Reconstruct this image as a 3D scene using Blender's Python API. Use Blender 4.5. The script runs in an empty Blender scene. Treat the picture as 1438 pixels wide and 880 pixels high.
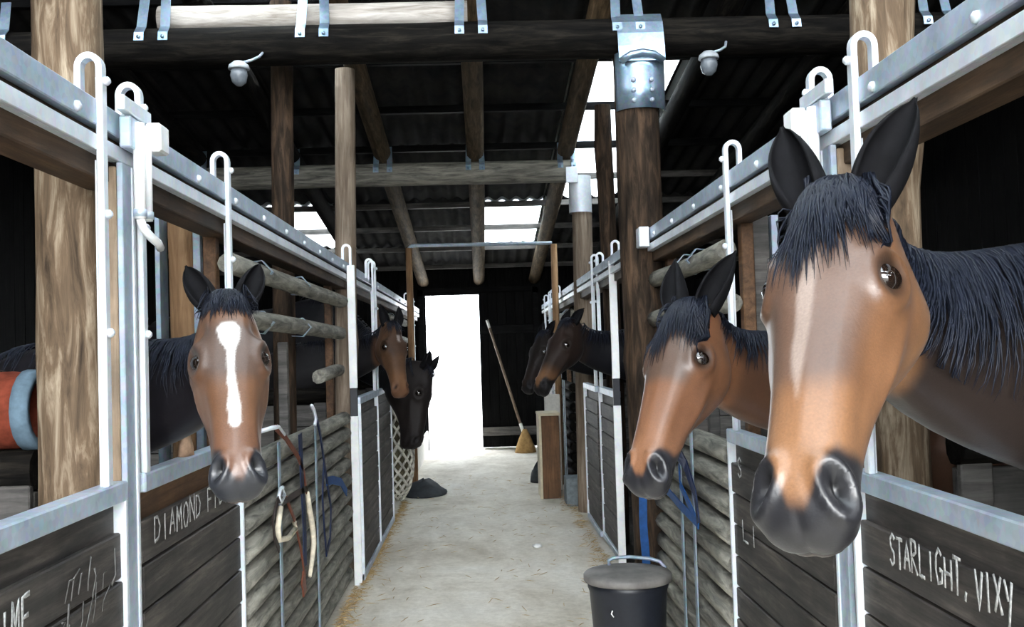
import bpy, bmesh, math, random
import numpy as np
from mathutils import Vector, Matrix, Quaternion, noise as mnoise
from mathutils.bvhtree import BVHTree

random.seed(7)
R = random.Random(11)
scene = bpy.context.scene
COL = scene.collection
V = Vector

# ------------------------------------------------------------------ camera
F_PX, CX, CY, VP, ROLL, EYE = 1400.0, 719.0, 440.0, (675.0, 490.0), 0.03, 1.65
yc = V(((VP[0]-CX)/F_PX, -(VP[1]-CY)/F_PX, -1.0)).normalized()
zc = V((-math.sin(ROLL), math.cos(ROLL), 0.0)); zc = (zc - zc.dot(yc)*yc).normalized()
xc = yc.cross(zc)
rot = Matrix((xc, yc, zc))            # camera axes expressed in the world (rows -> camera-to-world)
cam_data = bpy.data.cameras.new('camera')
cam_data.sensor_width = 36.0
cam_data.lens = F_PX/1438.0*36.0
cam_data.clip_start = 0.05
cam = bpy.data.objects.new('camera', cam_data)
cam.matrix_world = Matrix.Translation((0, 0, EYE)) @ rot.to_4x4()
COL.objects.link(cam)
scene.camera = cam

# ------------------------------------------------------------------ sky, light, exposure
world = bpy.data.worlds.new('overcast_sky'); scene.world = world
world.use_nodes = True
bg = world.node_tree.nodes['Background']
bg.inputs['Color'].default_value = (0.88, 0.94, 1.0, 1)
bg.inputs['Strength'].default_value = 14.0

def area(name, loc, target, sx, sy, power, color, spread=180):
    d = bpy.data.lights.new(name, 'AREA'); d.shape = 'RECTANGLE'
    d.size, d.size_y, d.energy, d.color = sx, sy, power, color; d.spread = math.radians(spread)
    o = bpy.data.objects.new(name, d); o.location = loc
    o.rotation_euler = (V(target)-V(loc)).to_track_quat('-Z', 'Y').to_euler()
    COL.objects.link(o); return o
# daylight falling in through the open front gate behind the photographer
area('front_gate_daylight', (-0.2, -2.3, 2.75), (0, 2.6, 1.15), 2.8, 1.2, 70, (1.0, 0.98, 0.95), 84)

vs = scene.view_settings
scene.display_settings.display_device = 'sRGB'
vs.view_transform = 'Standard'; vs.look = 'None'; vs.gamma = 1.0; vs.use_curve_mapping = False
vs.exposure = 0.0

# ------------------------------------------------------------------ materials
MATS = {}
class NT:
    def __init__(s, name):
        s.m = bpy.data.materials.new(name); s.m.use_nodes = True
        s.t = s.m.node_tree; s.b = s.t.nodes['Principled BSDF']
        MATS[name] = s.m
    def n(s, typ, **kw):
        o = s.t.nodes.new(typ)
        for k, v in kw.items():
            if k in o.inputs.keys(): o.inputs[k].default_value = v
            else: setattr(o, k, v)
        return o
    def l(s, a, b): s.t.links.new(a, b)
    def coord(s, scale=(1, 1, 1), kind='Object'):
        c = s.n('ShaderNodeTexCoord'); mp = s.n('ShaderNodeMapping')
        mp.inputs['Scale'].default_value = scale
        s.l(c.outputs[kind], mp.inputs['Vector'])
        # shift by a per-object random so alike pieces differ
        oi = s.n('ShaderNodeObjectInfo'); ad = s.n('ShaderNodeVectorMath', operation='MULTIPLY_ADD')
        ad.inputs[0].default_value = (37.0, 19.0, 53.0)
        s.l(oi.outputs['Random'], ad.inputs[1]); s.l(mp.outputs['Vector'], ad.inputs[2])
        return ad.outputs[0]
    def noise(s, vec, scale, detail=4, rough=0.6, dist=0.0):
        o = s.n('ShaderNodeTexNoise', Scale=scale, Detail=detail, Roughness=rough, Distortion=dist)
        s.l(vec, o.inputs['Vector']); return o.outputs['Fac']
    def ramp(s, fac, stops):
        o = s.n('ShaderNodeValToRGB'); e = o.color_ramp.elements
        while len(e) < len(stops): e.new(0.5)
        for i, (p, c) in enumerate(stops):
            e[i].position = p; e[i].color = (*c, 1) if len(c) == 3 else c
        s.l(fac, o.inputs['Fac']); return o.outputs['Color']
    def mix(s, fac, a, b, mode='MIX'):
        o = s.n('ShaderNodeMix', data_type='RGBA', blend_type=mode)
        for sock, v in ((o.inputs[0], fac), (o.inputs[6], a), (o.inputs[7], b)):
            if isinstance(v, (int, float)): sock.default_value = v
            elif isinstance(v, tuple): sock.default_value = (*v, 1)
            else: s.l(v, sock)
        return o.outputs[2]
    def bump(s, h, strength=0.3, dist=0.01):
        o = s.n('ShaderNodeBump', Strength=strength, Distance=dist)
        s.l(h, o.inputs['Height']); s.l(o.outputs['Normal'], s.b.inputs['Normal'])
    def set(s, **kw):
        for k, v in kw.items():
            k = {'color': 'Base Color', 'rough': 'Roughness', 'metal': 'Metallic', 'spec': 'Specular IOR Level', 'coat': 'Coat Weight'}[k]
            if isinstance(v, tuple): v = (*v, 1)
            if isinstance(v, (int, float, tuple)): s.b.inputs[k].default_value = v
            else: s.l(v, s.b.inputs[k])
        return s.m

def log_mat(name, dark, mid, light, zs=1.2, spec=0.25):
    m = NT(name); c = m.coord((9, 9, zs)); c2 = m.coord((1.2, 1.2, 0.9))
    f1 = m.noise(c, 3.0, 6, 0.65, 0.6); f2 = m.noise(c2, 1.6, 4, 0.6)
    col = m.ramp(f1, [(0.30, dark), (0.5, mid), (0.68, light)])
    col = m.mix(m.ramp(f2, [(0.35, (0.62,)*3), (0.65, (1.2,)*3)]), col, (0, 0, 0)) if False else m.mix(0.6, col, m.ramp(f2, [(0.35, (0.45, 0.45, 0.45)), (0.65, (1.0, 1.0, 1.0))]), 'MULTIPLY')
    m.bump(f1, 0.5, 0.012)
    return m.set(color=col, rough=0.8, spec=spec)
log_mat('log_weathered', (0.05, 0.034, 0.021), (0.19, 0.130, 0.080), (0.52, 0.42, 0.30))
log_mat('log_bark', (0.008, 0.006, 0.005), (0.036, 0.024, 0.016), (0.10, 0.062, 0.038), 1.2, 0.12)
log_mat('log_fresh', (0.16, 0.085, 0.04), (0.30, 0.17, 0.085), (0.45, 0.28, 0.15), 0.7)
log_mat('log_dark', (0.003, 0.003, 0.003), (0.010, 0.009, 0.008), (0.028, 0.024, 0.019), 1.2, 0.05)  # dark timber with the shade under the roof put into its colour
log_mat('log_peeled', (0.14, 0.10, 0.07), (0.27, 0.205, 0.15), (0.42, 0.34, 0.26), 0.7)
log_mat('log_grey', (0.07, 0.068, 0.060), (0.24, 0.23, 0.195), (0.42, 0.40, 0.335))
log_mat('log_pale', (0.3, 0.26, 0.22), (0.55, 0.5, 0.44), (0.75, 0.70, 0.64))  # roof log only: brightness of the overhead light put into the wood colour
log_mat('log_rafter', (0.035, 0.022, 0.010), (0.10, 0.066, 0.034), (0.19, 0.13, 0.075))

def plank_mat(name, dark, mid, light, axis='y', spec=0.35):
    m = NT(name)
    sc = {'y': (14, 1.0, 14), 'z': (14, 14, 1.0), 'x': (1.0, 14, 14)}[axis]
    c = m.coord(sc); c2 = m.coord((2.5, 2.5, 2.5))
    f1 = m.noise(c, 2.4, 6, 0.7, 0.4); f2 = m.noise(c2, 1.3, 5, 0.65)
    col = m.ramp(f1, [(0.32, dark), (0.52, mid), (0.72, light)])
    col = m.mix(0.75, col, m.ramp(f2, [(0.36, (0.35, 0.38, 0.40)), (0.62, (1.0, 1.0, 1.0))]), 'MULTIPLY')
    m.bump(f1, 0.35, 0.006)
    return m.set(color=col, rough=0.62, spec=spec)
plank_mat('plank_grey', (0.025, 0.023, 0.022), (0.065, 0.056, 0.050), (0.16, 0.135, 0.115))
plank_mat('plank_brown', (0.07, 0.035, 0.016), (0.15, 0.075, 0.035), (0.24, 0.135, 0.07))
plank_mat('plank_dark', (0.002, 0.002, 0.002), (0.006, 0.006, 0.006), (0.014, 0.013, 0.012), 'z', 0.04)  # near-black, so the unlit look of the walls sits in the colour
plank_mat('plank_dark_x', (0.003, 0.003, 0.004), (0.009, 0.009, 0.009), (0.02, 0.019, 0.018), 'x', 0.05)  # crosswise boards, shade of the roof space included in the tone
plank_mat('plank_stall', (0.05, 0.046, 0.043), (0.12, 0.11, 0.10), (0.2, 0.185, 0.17), 'x')
plank_mat('beam_wood', (0.03, 0.018, 0.010), (0.085, 0.050, 0.027), (0.17, 0.105, 0.06))
plank_mat('wood_strip', (0.25, 0.17, 0.10), (0.42, 0.30, 0.20), (0.55, 0.42, 0.30), 'z')
plank_mat('plywood_brown', (0.12, 0.055, 0.02), (0.19, 0.09, 0.038), (0.26, 0.13, 0.06), 'z')

def steel(name, base, dark, rough, metal):
    m = NT(name); c = m.coord((1, 1, 1))
    vor = m.n('ShaderNodeTexVoronoi', Scale=55.0); m.l(c, vor.inputs['Vector'])
    f = m.noise(c, 6.0, 5, 0.6)
    col = m.ramp(f, [(0.3, dark), (0.6, base)])
    col = m.mix(0.18, col, vor.outputs['Color'], 'SOFT_LIGHT')
    return m.set(color=col, rough=rough, metal=metal, spec=0.5)
steel('galvanised', (0.50, 0.58, 0.67), (0.32, 0.39, 0.47), 0.42, 0.35)
steel('galvanised_bright', (0.76, 0.80, 0.84), (0.56, 0.61, 0.67), 0.38, 0.2)
steel('galvanised_dull', (0.30, 0.37, 0.43), (0.16, 0.21, 0.26), 0.5, 0.45)
steel('strap_steel', (0.38, 0.50, 0.62), (0.20, 0.30, 0.40), 0.33, 0.75)
steel('white_metal', (0.90, 0.90, 0.88), (0.75, 0.77, 0.78), 0.45, 0.0)

m = NT('concrete'); c = m.coord((1, 1, 1)); c2 = m.coord((1.0, 0.35, 1))
f = m.noise(c, 1.1, 8, 0.68, 0.3); g = m.noise(c, 22, 5, 0.7); h = m.noise(c2, 2.3, 6, 0.7, 0.5)
col = m.ramp(f, [(0.30, (0.58, 0.52, 0.42)), (0.48, (0.82, 0.77, 0.67)), (0.7, (0.90, 0.87, 0.80))])
col = m.mix(0.45, col, m.ramp(h, [(0.36, (0.55, 0.50, 0.43)), (0.6, (1.0, 1.0, 1.0))]), 'MULTIPLY')
col = m.mix(0.45, col, m.ramp(g, [(0.35, (0.68, 0.66, 0.62)), (0.6, (1.0, 1.0, 1.0))]), 'MULTIPLY')
m.bump(g, 0.2, 0.006); m.set(color=col, rough=0.85, spec=0.25)
m = NT('yard'); c = m.coord((1, 1, 1)); f = m.noise(c, 2.0, 6)
m.set(color=m.ramp(f, [(0.3, (0.62, 0.60, 0.55)), (0.7, (0.78, 0.76, 0.72))]), rough=0.9)
plain_dark = NT('yard_dark'); plain_dark.set(color=(0.16, 0.15, 0.13), rough=0.9)  # unseen front yard, kept dark to cut light bounced onto the ceiling
m = NT('stall_bedding'); c = m.coord((1, 1, 1)); f = m.noise(c, 9, 6, 0.7)
m.bump(f, 0.6, 0.03); m.set(color=m.ramp(f, [(0.3, (0.006, 0.005, 0.004)), (0.7, (0.025, 0.019, 0.013))]), rough=0.95)  # bedding darkened: stall shade is painted into it
m = NT('straw'); c = m.coord((1, 1, 1)); f = m.noise(c, 12, 3)
m.set(color=m.ramp(f, [(0.3, (0.30, 0.19, 0.07)), (0.7, (0.58, 0.42, 0.20))]), rough=0.8)
m = NT('fibre_cement'); c = m.coord((1, 1, 1)); f = m.noise(c, 2.5, 6, 0.65)
m.set(color=m.ramp(f, [(0.3, (0.016, 0.017, 0.020)), (0.7, (0.045, 0.043, 0.040))]), rough=0.9, spec=0.08)  # sheets far darker than bare cement, roof shade put into the colour
m = NT('skylight'); c = m.coord((1, 1, 1)); f = m.noise(c, 3, 4)
tr = m.n('ShaderNodeBsdfTranslucent'); m.l(m.ramp(f, [(0.3, (0.80, 0.83, 0.84)), (0.7, (0.9, 0.92, 0.92))]), tr.inputs['Color'])
mx = m.n('ShaderNodeMixShader', Fac=0.85); m.set(color=(0.8, 0.82, 0.82), rough=0.5)
m.l(m.b.outputs[0], mx.inputs[1]); m.l(tr.outputs[0], mx.inputs[2]); m.l(mx.outputs[0], m.t.nodes['Material Output'].inputs['Surface'])
def plain(name, color, rough=0.6, spec=0.4, metal=0.0, var=0.25, scale=25, coat=0.0):
    m = NT(name); c = m.coord((1, 1, 1)); f = m.noise(c, scale, 4)
    lo = tuple(x*(1-var) for x in color); hi = tuple(min(1, x*(1+var)) for x in color)
    return m.set(color=m.ramp(f, [(0.3, lo), (0.7, hi)]), rough=rough, spec=spec, metal=metal, coat=coat)
plain('chalk', (0.40, 0.40, 0.39), 0.95, 0.1, 0, 0.5, 90)
plain('chalk_faint', (0.13, 0.125, 0.12), 0.95, 0.1, 0, 0.35, 40)
plain('rubber_black', (0.008, 0.010, 0.016), 0.42, 0.5, 0, 0.3)
plain('bin_lid', (0.15, 0.14, 0.13), 0.55, 0.4, 0, 0.4, 9)  # lid colour lightened for overhead light as well as dust
plain('leather', (0.16, 0.045, 0.022), 0.5, 0.4)
plain('leather_dark', (0.03, 0.02, 0.018), 0.5, 0.4)
plain('rope_cream', (0.72, 0.64, 0.50), 0.85, 0.2)
plain('webbing_blue', (0.008, 0.06, 0.20), 0.6, 0.3)
plain('webbing_navy', (0.006, 0.014, 0.05), 0.6, 0.3)
plain('rug_red', (0.16, 0.036, 0.020), 0.9, 0.1, 0, 0.35, 30)
plain('rug_binding', (0.12, 0.18, 0.23), 0.85, 0.2)
plain('hay', (0.09, 0.08, 0.05), 0.95, 0.1, 0, 0.6, 18)
plain('net_cord', (0.55, 0.53, 0.46), 0.85, 0.2, 0, 0.6, 14)
plain('sack', (0.035, 0.04, 0.045), 0.75, 0.3, 0, 0.6, 6)
plain('block_grey', (0.20, 0.23, 0.25), 0.9, 0.2)
plain('cream_board', (0.70, 0.62, 0.44), 0.7, 0.3, 0, 0.1)
plain('white_board', (0.78, 0.76, 0.70), 0.8, 0.3, 0, 0.1)
plain('paper', (0.9, 0.9, 0.88), 0.8, 0.2, 0, 0.05)
plain('broom_bristle', (0.36, 0.22, 0.09), 0.9, 0.1)
plain('broom_handle', (0.22, 0.16, 0.11), 0.7, 0.3)
plain('pink_wood', (0.42, 0.27, 0.18), 0.8, 0.2, 0, 0.4)
plain('eye_dark', (0.012, 0.007, 0.005), 0.06, 0.8, 0, 0.2, 20, 1.0)
plain('hair_black', (0.006, 0.008, 0.015), 0.45, 0.22, 0, 0.3, 30)
plain('ear_dark', (0.005, 0.005, 0.006), 0.8, 0.12, 0, 0.4, 30)
plain('ear_brown', (0.05, 0.03, 0.02), 0.7, 0.3, 0, 0.4, 30)
plain('lamp_enamel', (0.42, 0.45, 0.47), 0.4, 0.5)
plain('lamp_glass', (0.16, 0.18, 0.20), 0.15, 0.6)
def coat_mat(name, rough, spec):
    m = NT(name); at = m.n('ShaderNodeAttribute', attribute_name='coat')
    c = m.coord((60, 60, 60)); f = m.noise(c, 4.0, 3, 0.6); c3 = m.coord((1, 1, 1)); f2 = m.noise(c3, 9.0, 5, 0.65)
    col = m.mix(0.55, at.outputs['Color'], m.ramp(f, [(0.3, (0.6, 0.6, 0.6)), (0.7, (1.0, 1.0, 1.0))]), 'MULTIPLY')
    col = m.mix(0.55, col, m.ramp(f2, [(0.3, (0.6, 0.58, 0.56)), (0.62, (1.0, 1.0, 1.0))]), 'MULTIPLY')
    m.bump(f, 0.15, 0.002); m.set(color=col, rough=rough, spec=spec)
    m.b.inputs['Sheen Weight'].default_value = 0.04; m.b.inputs['Sheen Roughness'].default_value = 0.4
coat_mat('coat', 0.36, 0.6)
coat_mat('coat_dark', 0.5, 0.12)

# ------------------------------------------------------------------ mesh helpers
class MB:
    """collects shapes in world coordinates and links them as one mesh object"""
    def __init__(s): s.v = []; s.f = []; s.flat = []
    def add(s, vs, fs, flat=False):
        o = len(s.v); s.v += [tuple(v) for v in vs]
        s.f += [tuple(i+o for i in f) for f in fs]; s.flat += [flat]*len(fs)
        return s
    def box(s, x0, x1, y0, y1, z0, z1, bev=0.0):
        x0, x1 = sorted((x0, x1)); y0, y1 = sorted((y0, y1)); z0, z1 = sorted((z0, z1))
        if bev <= 0 or min(x1-x0, y1-y0, z1-z0) < 2.2*bev:
            vs = [(x, y, z) for x in (x0, x1) for y in (y0, y1) for z in (z0, z1)]
            return s.add(vs, [(0, 1, 3, 2), (4, 6, 7, 5), (0, 4, 5, 1), (2, 3, 7, 6), (0, 2, 6, 4), (1, 5, 7, 3)], True)
        b = bmesh.new(); bmesh.ops.create_cube(b, size=1.0)
        for v in b.verts: v.co = ((x0+x1)/2+v.co.x*(x1-x0), (y0+y1)/2+v.co.y*(y1-y0), (z0+z1)/2+v.co.z*(z1-z0))
        bmesh.ops.bevel(b, geom=b.edges[:], offset=bev, segments=1, affect='EDGES')
        b.verts.index_update()
        s.add([v.co[:] for v in b.verts], [[v.index for v in f.verts] for f in b.faces], True); b.free(); return s
    def loft(s, rings, cap=True, closed=True, flat=False):
        n = len(rings[0]); vs = [p for r in rings for p in r]; fs = []
        for i in range(len(rings)-1):
            for j in range(n if closed else n-1):
                k = (j+1) % n
                fs.append((i*n+j, i*n+k, (i+1)*n+k, (i+1)*n+j))
        if cap and closed:
            fs.append(tuple(range(n-1, -1, -1))); fs.append(tuple((len(rings)-1)*n+j for j in range(n)))
        return s.add(vs, fs, flat)
    def tube(s, pts, r, n=6, cap=True, flatten=None, up=None):
        pts = [V(p) for p in pts]; rs = r if isinstance(r, (list, tuple)) else [r]*len(pts)
        rings = []; prev = V(up) if up else None
        for i, p in enumerate(pts):
            d = (pts[min(i+1, len(pts)-1)] - pts[max(i-1, 0)])
            if d.length < 1e-9: d = V((0, 0, 1))
            d.normalize()
            if prev is None: prev = V((0, 0, 1)) if abs(d.z) < 0.9 else V((1, 0, 0))
            a = prev - prev.dot(d)*d
            if a.length < 1e-6: a = d.orthogonal()
            a.normalize(); b = d.cross(a); prev = a
            fa, fb = flatten if flatten else (1, 1)
            rings.append([p + rs[i]*(math.cos(t)*fa*a + math.sin(t)*fb*b) for t in [2*math.pi*j/n for j in range(n)]])
        return s.loft(rings, cap)
    def ribbon(s, pts, w, t, side):
        """flat strap: width w along 'side', thickness t"""
        pts = [V(p) for p in pts]; side = V(side).normalized(); rings = []
        for i, p in enumerate(pts):
            d = (pts[min(i+1, len(pts)-1)] - pts[max(i-1, 0)]).normalized()
            sd = side - side.dot(d)*d
            sd = sd.normalized() if sd.length > 1e-5 else d.orthogonal().normalized()
            nn = d.cross(sd)
            rings.append([p+sd*w/2+nn*t/2, p-sd*w/2+nn*t/2, p-sd*w/2-nn*t/2, p+sd*w/2-nn*t/2])
        return s.loft(rings, True, flat=True)
    def lathe(s, cx, cy, prof, n=28):
        return s.loft([[(cx+r*math.cos(2*math.pi*j/n), cy+r*math.sin(2*math.pi*j/n), z) for j in range(n)] for r, z in prof])
    def build(s, name, mat, parent=None, label=None, kind=None):
        me = bpy.data.meshes.new(name)
        vs = np.array(s.v, dtype=float)
        if parent is not None: org = np.array(parent_world(parent))
        else:
            lo, hi = vs.min(0), vs.max(0); org = np.array(((lo[0]+hi[0])/2, (lo[1]+hi[1])/2, lo[2]))
        me.from_pydata((vs-org).tolist(), [], s.f)
        me.polygons.foreach_set('use_smooth', [not x for x in s.flat])
        me.materials.append(MATS[mat]); me.update()
        o = bpy.data.objects.new(name, me); COL.objects.link(o)
        if parent is not None: o.parent = parent
        else: o.location = org
        if label: o['label'] = label
        if kind: o['kind'] = kind
        return o

def parent_world(o):
    p = V((0, 0, 0))
    while o is not None: p += V(o.location); o = o.parent
    return p
def thing(name, label, cat, loc=(0, 0, 0), group=None):
    o = bpy.data.objects.new(name, None); o.empty_display_size = 0.1; COL.objects.link(o); o.location = loc
    o['label'] = label; o['category'] = cat
    if group: o['group'] = group
    return o
def tag(o, label, cat, group=None):
    o['label'] = label; o['category'] = cat
    if group: o['group'] = group
    return o
def structure(name, loc=(0, 0, 0)):
    o = bpy.data.objects.new(name, None); COL.objects.link(o); o.location = loc; o['kind'] = 'structure'; return o
def shared(name, mesh, parent, loc):
    """a piece that shares mesh data; loc in world coordinates"""
    o = bpy.data.objects.new(name, mesh); COL.objects.link(o); o.parent = parent
    o.location = V(loc) - parent_world(parent); return o

def log_mesh(length, r0, r1, seed, n=14, rings=10, bend=0.02, knots=3):
    rr = random.Random(seed); ph = rr.random()*6.28; ks = [(rr.random(), rr.random()*6.28, 0.10+0.12*rr.random()) for _ in range(knots)]
    out = []
    for i in range(rings+1):
        u = i/rings; r = r0+(r1-r0)*u; bx = bend*math.sin(u*3.1+ph); by = bend*math.cos(u*2.3+ph)
        ring = []
        for j in range(n):
            a = 2*math.pi*j/n
            q = 1+0.035*math.sin(3*a+ph+u*2)+0.025*math.sin(5*a-u*4)+0.03*(rr.random()-.5)
            for ku, ka, kh in ks: q += kh*math.exp(-((u-ku)*length/0.06)**2)*math.exp(-(((a-ka+3.14) % 6.28-3.14)/0.7)**2)
            ring.append((r*q*math.cos(a)+bx, r*q*math.sin(a)+by, u*length))
        out.append(ring)
    return out
def add_log(name, p0, p1, r0, r1, mat, seed, parent=None, n=14, rings=10, bend=0.015, knots=3, label=None):
    p0, p1 = V(p0), V(p1); d = p1-p0
    mb = MB().loft(log_mesh(d.length, r0, r1, seed, n, rings, bend, knots))
    me = bpy.data.meshes.new(name); me.from_pydata(mb.v, [], mb.f); me.polygons.foreach_set('use_smooth', [True]*len(mb.f))
    for p in list(me.polygons)[-2:]: p.use_smooth = False
    me.materials.append(MATS[mat]); me.update()
    o = bpy.data.objects.new(name, me); COL.objects.link(o)
    o.rotation_mode = 'QUATERNION'; o.rotation_quaternion = d.to_track_quat('Z', 'Y')
    if parent is not None: o.parent = parent; o.location = p0 - parent_world(parent)
    else: o.location = p0
    if label: o['label'] = label
    return o

# ------------------------------------------------------------------ setting: floor, walls, roof
XW, YF, YB, RIDGE, ZR = 4.6, -3.2, 16.6, 6.6, 4.28
def roof_z(y): return ZR-0.126*abs(y-RIDGE)
fl = structure('floor')
MB().box(-XW, XW, YF, YB+0.1, -0.20, -0.03).build('stall_ground', 'stall_bedding', fl)
# concrete aisle: one worn screeded surface with slightly uneven relief
mb = MB(); nx, ny = 12, 60; vs = []; fs = []
for j in range(ny+1):
    for i in range(nx+1):
        x = -1.02+2.07*i/nx; y = YF+(YB+0.05-YF)*j/ny
        e = min(i, nx-i)/nx
        vs.append((x, y, (0.006*mnoise.noise(V((x*1.6, y*1.1, 3.0))) if e > 0 else -0.0)))
for j in range(ny):
    for i in range(nx): fs.append((j*(nx+1)+i, j*(nx+1)+i+1, (j+1)*(nx+1)+i+1, (j+1)*(nx+1)+i))
mb.add(vs, fs); mb.build('aisle_slab', 'concrete', fl)
mb = MB().box(-60, 60, YB+0.1, 70, -0.2, -0.01); mb.build('yard_ground', 'yard', fl)
mb = MB().box(-60, 60, -60, YF, -0.2, -0.01).box(-60, -XW-0.06, YF, YB+0.1, -0.2, -0.01).box(XW+0.06, 60, YF, YB+0.1, -0.2, -0.01); mb.build('yard_ground', 'yard_dark', fl)

def plank_wall(name, x0, x1, y, z1, w, mat, hole=None, axis='x'):
    """upright boards side by side with uneven depth, each its own piece"""
    root = structure(name, (((x0+x1)/2, y, 0) if axis == 'x' else (y, (x0+x1)/2, 0)))
    n = int((x1-x0)/w); w = (x1-x0)/n
    cache = {}
    for i in range(n):
        a = x0+i*w; segs = [(0, z1)]
        if hole and a+w/2 > hole[0] and a+w/2 < hole[1]: segs = [(hole[2], z1)]
        for z0, zt in segs:
            key = (z0, zt)
            if key not in cache:
                m_ = MB()
                if axis == 'x': m_.box(-w/2+0.003, w/2-0.003, -0.014, 0.014, z0-0.03 if z0 == 0 else z0, zt, 0.003)
                else: m_.box(-0.014, 0.014, -w/2+0.003, w/2-0.003, z0-0.03, zt, 0.003)
                me = bpy.data.meshes.new('plank'); me.from_pydata(m_.v, [], m_.f); me.materials.append(MATS[mat]); cache[key] = me
            off = R.uniform(-0.005, 0.005)
            loc = (a+w/2, y+off, 0) if axis == 'x' else (y+off, a+w/2, 0)
            shared('plank', cache[key], root, loc)
    # backing sheathing keeps daylight out of the joints
    m_ = MB(); b = 0.035
    if axis == 'x':
        if hole:
            m_.box(x0, hole[0], y+b, y+b+0.02, -0.03, z1); m_.box(hole[1], x1, y+b, y+b+0.02, -0.03, z1); m_.box(hole[0], hole[1], y+b, y+b+0.02, hole[2], z1)
        else: m_.box(x0, x1, y-b-0.02, y-b, -0.03, z1)
    else:
        sgn = 1 if y > 0 else -1; m_.box(y+sgn*b, y+sgn*(b+0.02), x0, x1, -0.03, z1)
    m_.build('sheathing', mat, root); return root
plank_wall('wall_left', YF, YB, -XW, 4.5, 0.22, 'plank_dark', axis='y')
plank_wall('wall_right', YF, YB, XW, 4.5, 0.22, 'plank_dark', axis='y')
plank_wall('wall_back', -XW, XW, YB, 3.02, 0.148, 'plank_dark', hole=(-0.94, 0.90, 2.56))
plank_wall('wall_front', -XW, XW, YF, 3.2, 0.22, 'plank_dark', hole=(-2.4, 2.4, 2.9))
mb = MB().box(-1.02, -0.93, YB-0.06, YB+0.06, 0, 2.66).box(0.89, 0.98, YB-0.06, YB+0.06, 0, 2.66).box(-1.02, 0.98, YB-0.06, YB+0.06, 2.56, 2.68)
mb.build('trim_1', 'plank_dark_x').update_tag()
bpy.data.objects['trim_1']['kind'] = 'structure'

# roof: rafters, purlins and corrugated sheets, each piece its own
ce = structure('ceiling', (0, RIDGE, 2.9))
RAFT = [-3.68, -2.76, -1.84, -0.92, 0.0, 0.92, 1.84, 2.76, 3.68]
for i, x in enumerate(RAFT):
    add_log('rafter', (x, RIDGE-0.05, roof_z(RIDGE)-0.215), (x, YB-0.05, roof_z(YB)-0.215), 0.085, 0.095, 'log_rafter' if abs(x) < 1.5 else 'log_dark', 40+i, ce, knots=2, bend=0.008)  # middle rafters use a lit-looking wood, outer ones a shaded copy
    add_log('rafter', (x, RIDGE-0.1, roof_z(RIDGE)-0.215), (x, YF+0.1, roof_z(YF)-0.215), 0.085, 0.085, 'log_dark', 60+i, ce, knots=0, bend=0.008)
PURL = [7.0, 8.1, 9.2, 10.3, 11.4, 12.5, 13.67, 14.9, 16.2]
for y in PURL + [5.9, 4.4, 2.9, 1.4, -0.1, -1.6, -2.9]:
    z = roof_z(y)-0.028
    MB().box(-XW, XW, y-0.03, y+0.03, z-0.075, z-0.008, 0.004).build('purlin', 'plank_stall' if y > 11 else 'plank_dark_x', ce)  # lighter wood towards the bright doorway, shade-darkened copy elsewhere
PITCH = 0.177
def sheet_mesh(width, length, mat):
    nx = int(round(width/PITCH))*8; ny = 4; mb = MB(); vs = []; fs = []
    for k, dz in ((0, 0.0), (1, 0.006)):
        for j in range(ny+1):
            for i in range(nx+1):
                x = -width/2+width*i/nx
                vs.append((x, length*j/ny, 0.024*math.sin(2*math.pi*(x+width/2)/PITCH)+dz))
    n1 = (nx+1)*(ny+1)
    for j in range(ny):
        for i in range(nx):
            a = j*(nx+1)+i; fs.append((a, a+nx+1, a+nx+2, a+1)); fs.append((n1+a, n1+a+1, n1+a+nx+2, n1+a+nx+1))
    for i in range(nx):
        fs.append((i, i+1, n1+i+1, n1+i)); a = ny*(nx+1)+i; fs.append((a, n1+a, n1+a+1, a+1))
    me = bpy.data.meshes.new('roof_sheet'); me.from_pydata(vs, [], fs); me.polygons.foreach_set('use_smooth', [True]*len(fs))
    me.materials.append(MATS[mat]); return me
ROWS = [(6.6, 8.1), (8.1, 10.3), (10.3, 12.5), (12.5, 14.9), (14.9, 16.95)]
FROWS = [(6.6, 4.4), (4.4, 2.0), (2.0, -0.6), (-0.6, -3.4)]
SKY = {(5, 1): 1, (5, 2): 1, (4, 3): 1, (1, 3): 1, (2, 0): 1, (3, 0): 0}
FSKY = {(2, 0): 1, (3, 1): 1, (4, 1): 1, (3, 2): 1, (4, 2): 1}
SW = 0.92+0.10
cache = {}
for i in range(-1, 9):
    xc_ = -0.46+0.92*(i-3)
    for side, rows, sk in ((1, ROWS, SKY), (-1, FROWS, FSKY)):
        for j, (y0, y1) in enumerate(rows):
            L_ = math.hypot(y1-y0, 0.126*(y1-y0))+0.14; mat = 'skylight' if sk.get((i, j)) else 'fibre_cement'
            key = (round(L_, 3), mat)
            if key not in cache: cache[key] = sheet_mesh(1.062, L_, mat)
            o = shared('skylight_sheet' if mat == 'skylight' else 'roof_sheet', cache[key], ce, (xc_, y0, roof_z(y0)+0.012*(j % 2 == 0)+0.006*(i % 2)))
            o.rotation_euler = (-math.atan(0.126), 0, 0) if side == 1 else (math.atan(0.126), 0, math.pi)
MB().box(-XW, XW, RIDGE-0.2, RIDGE+0.2, ZR+0.02, ZR+0.06).build('ridge_cap', 'fibre_cement', ce)

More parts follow.
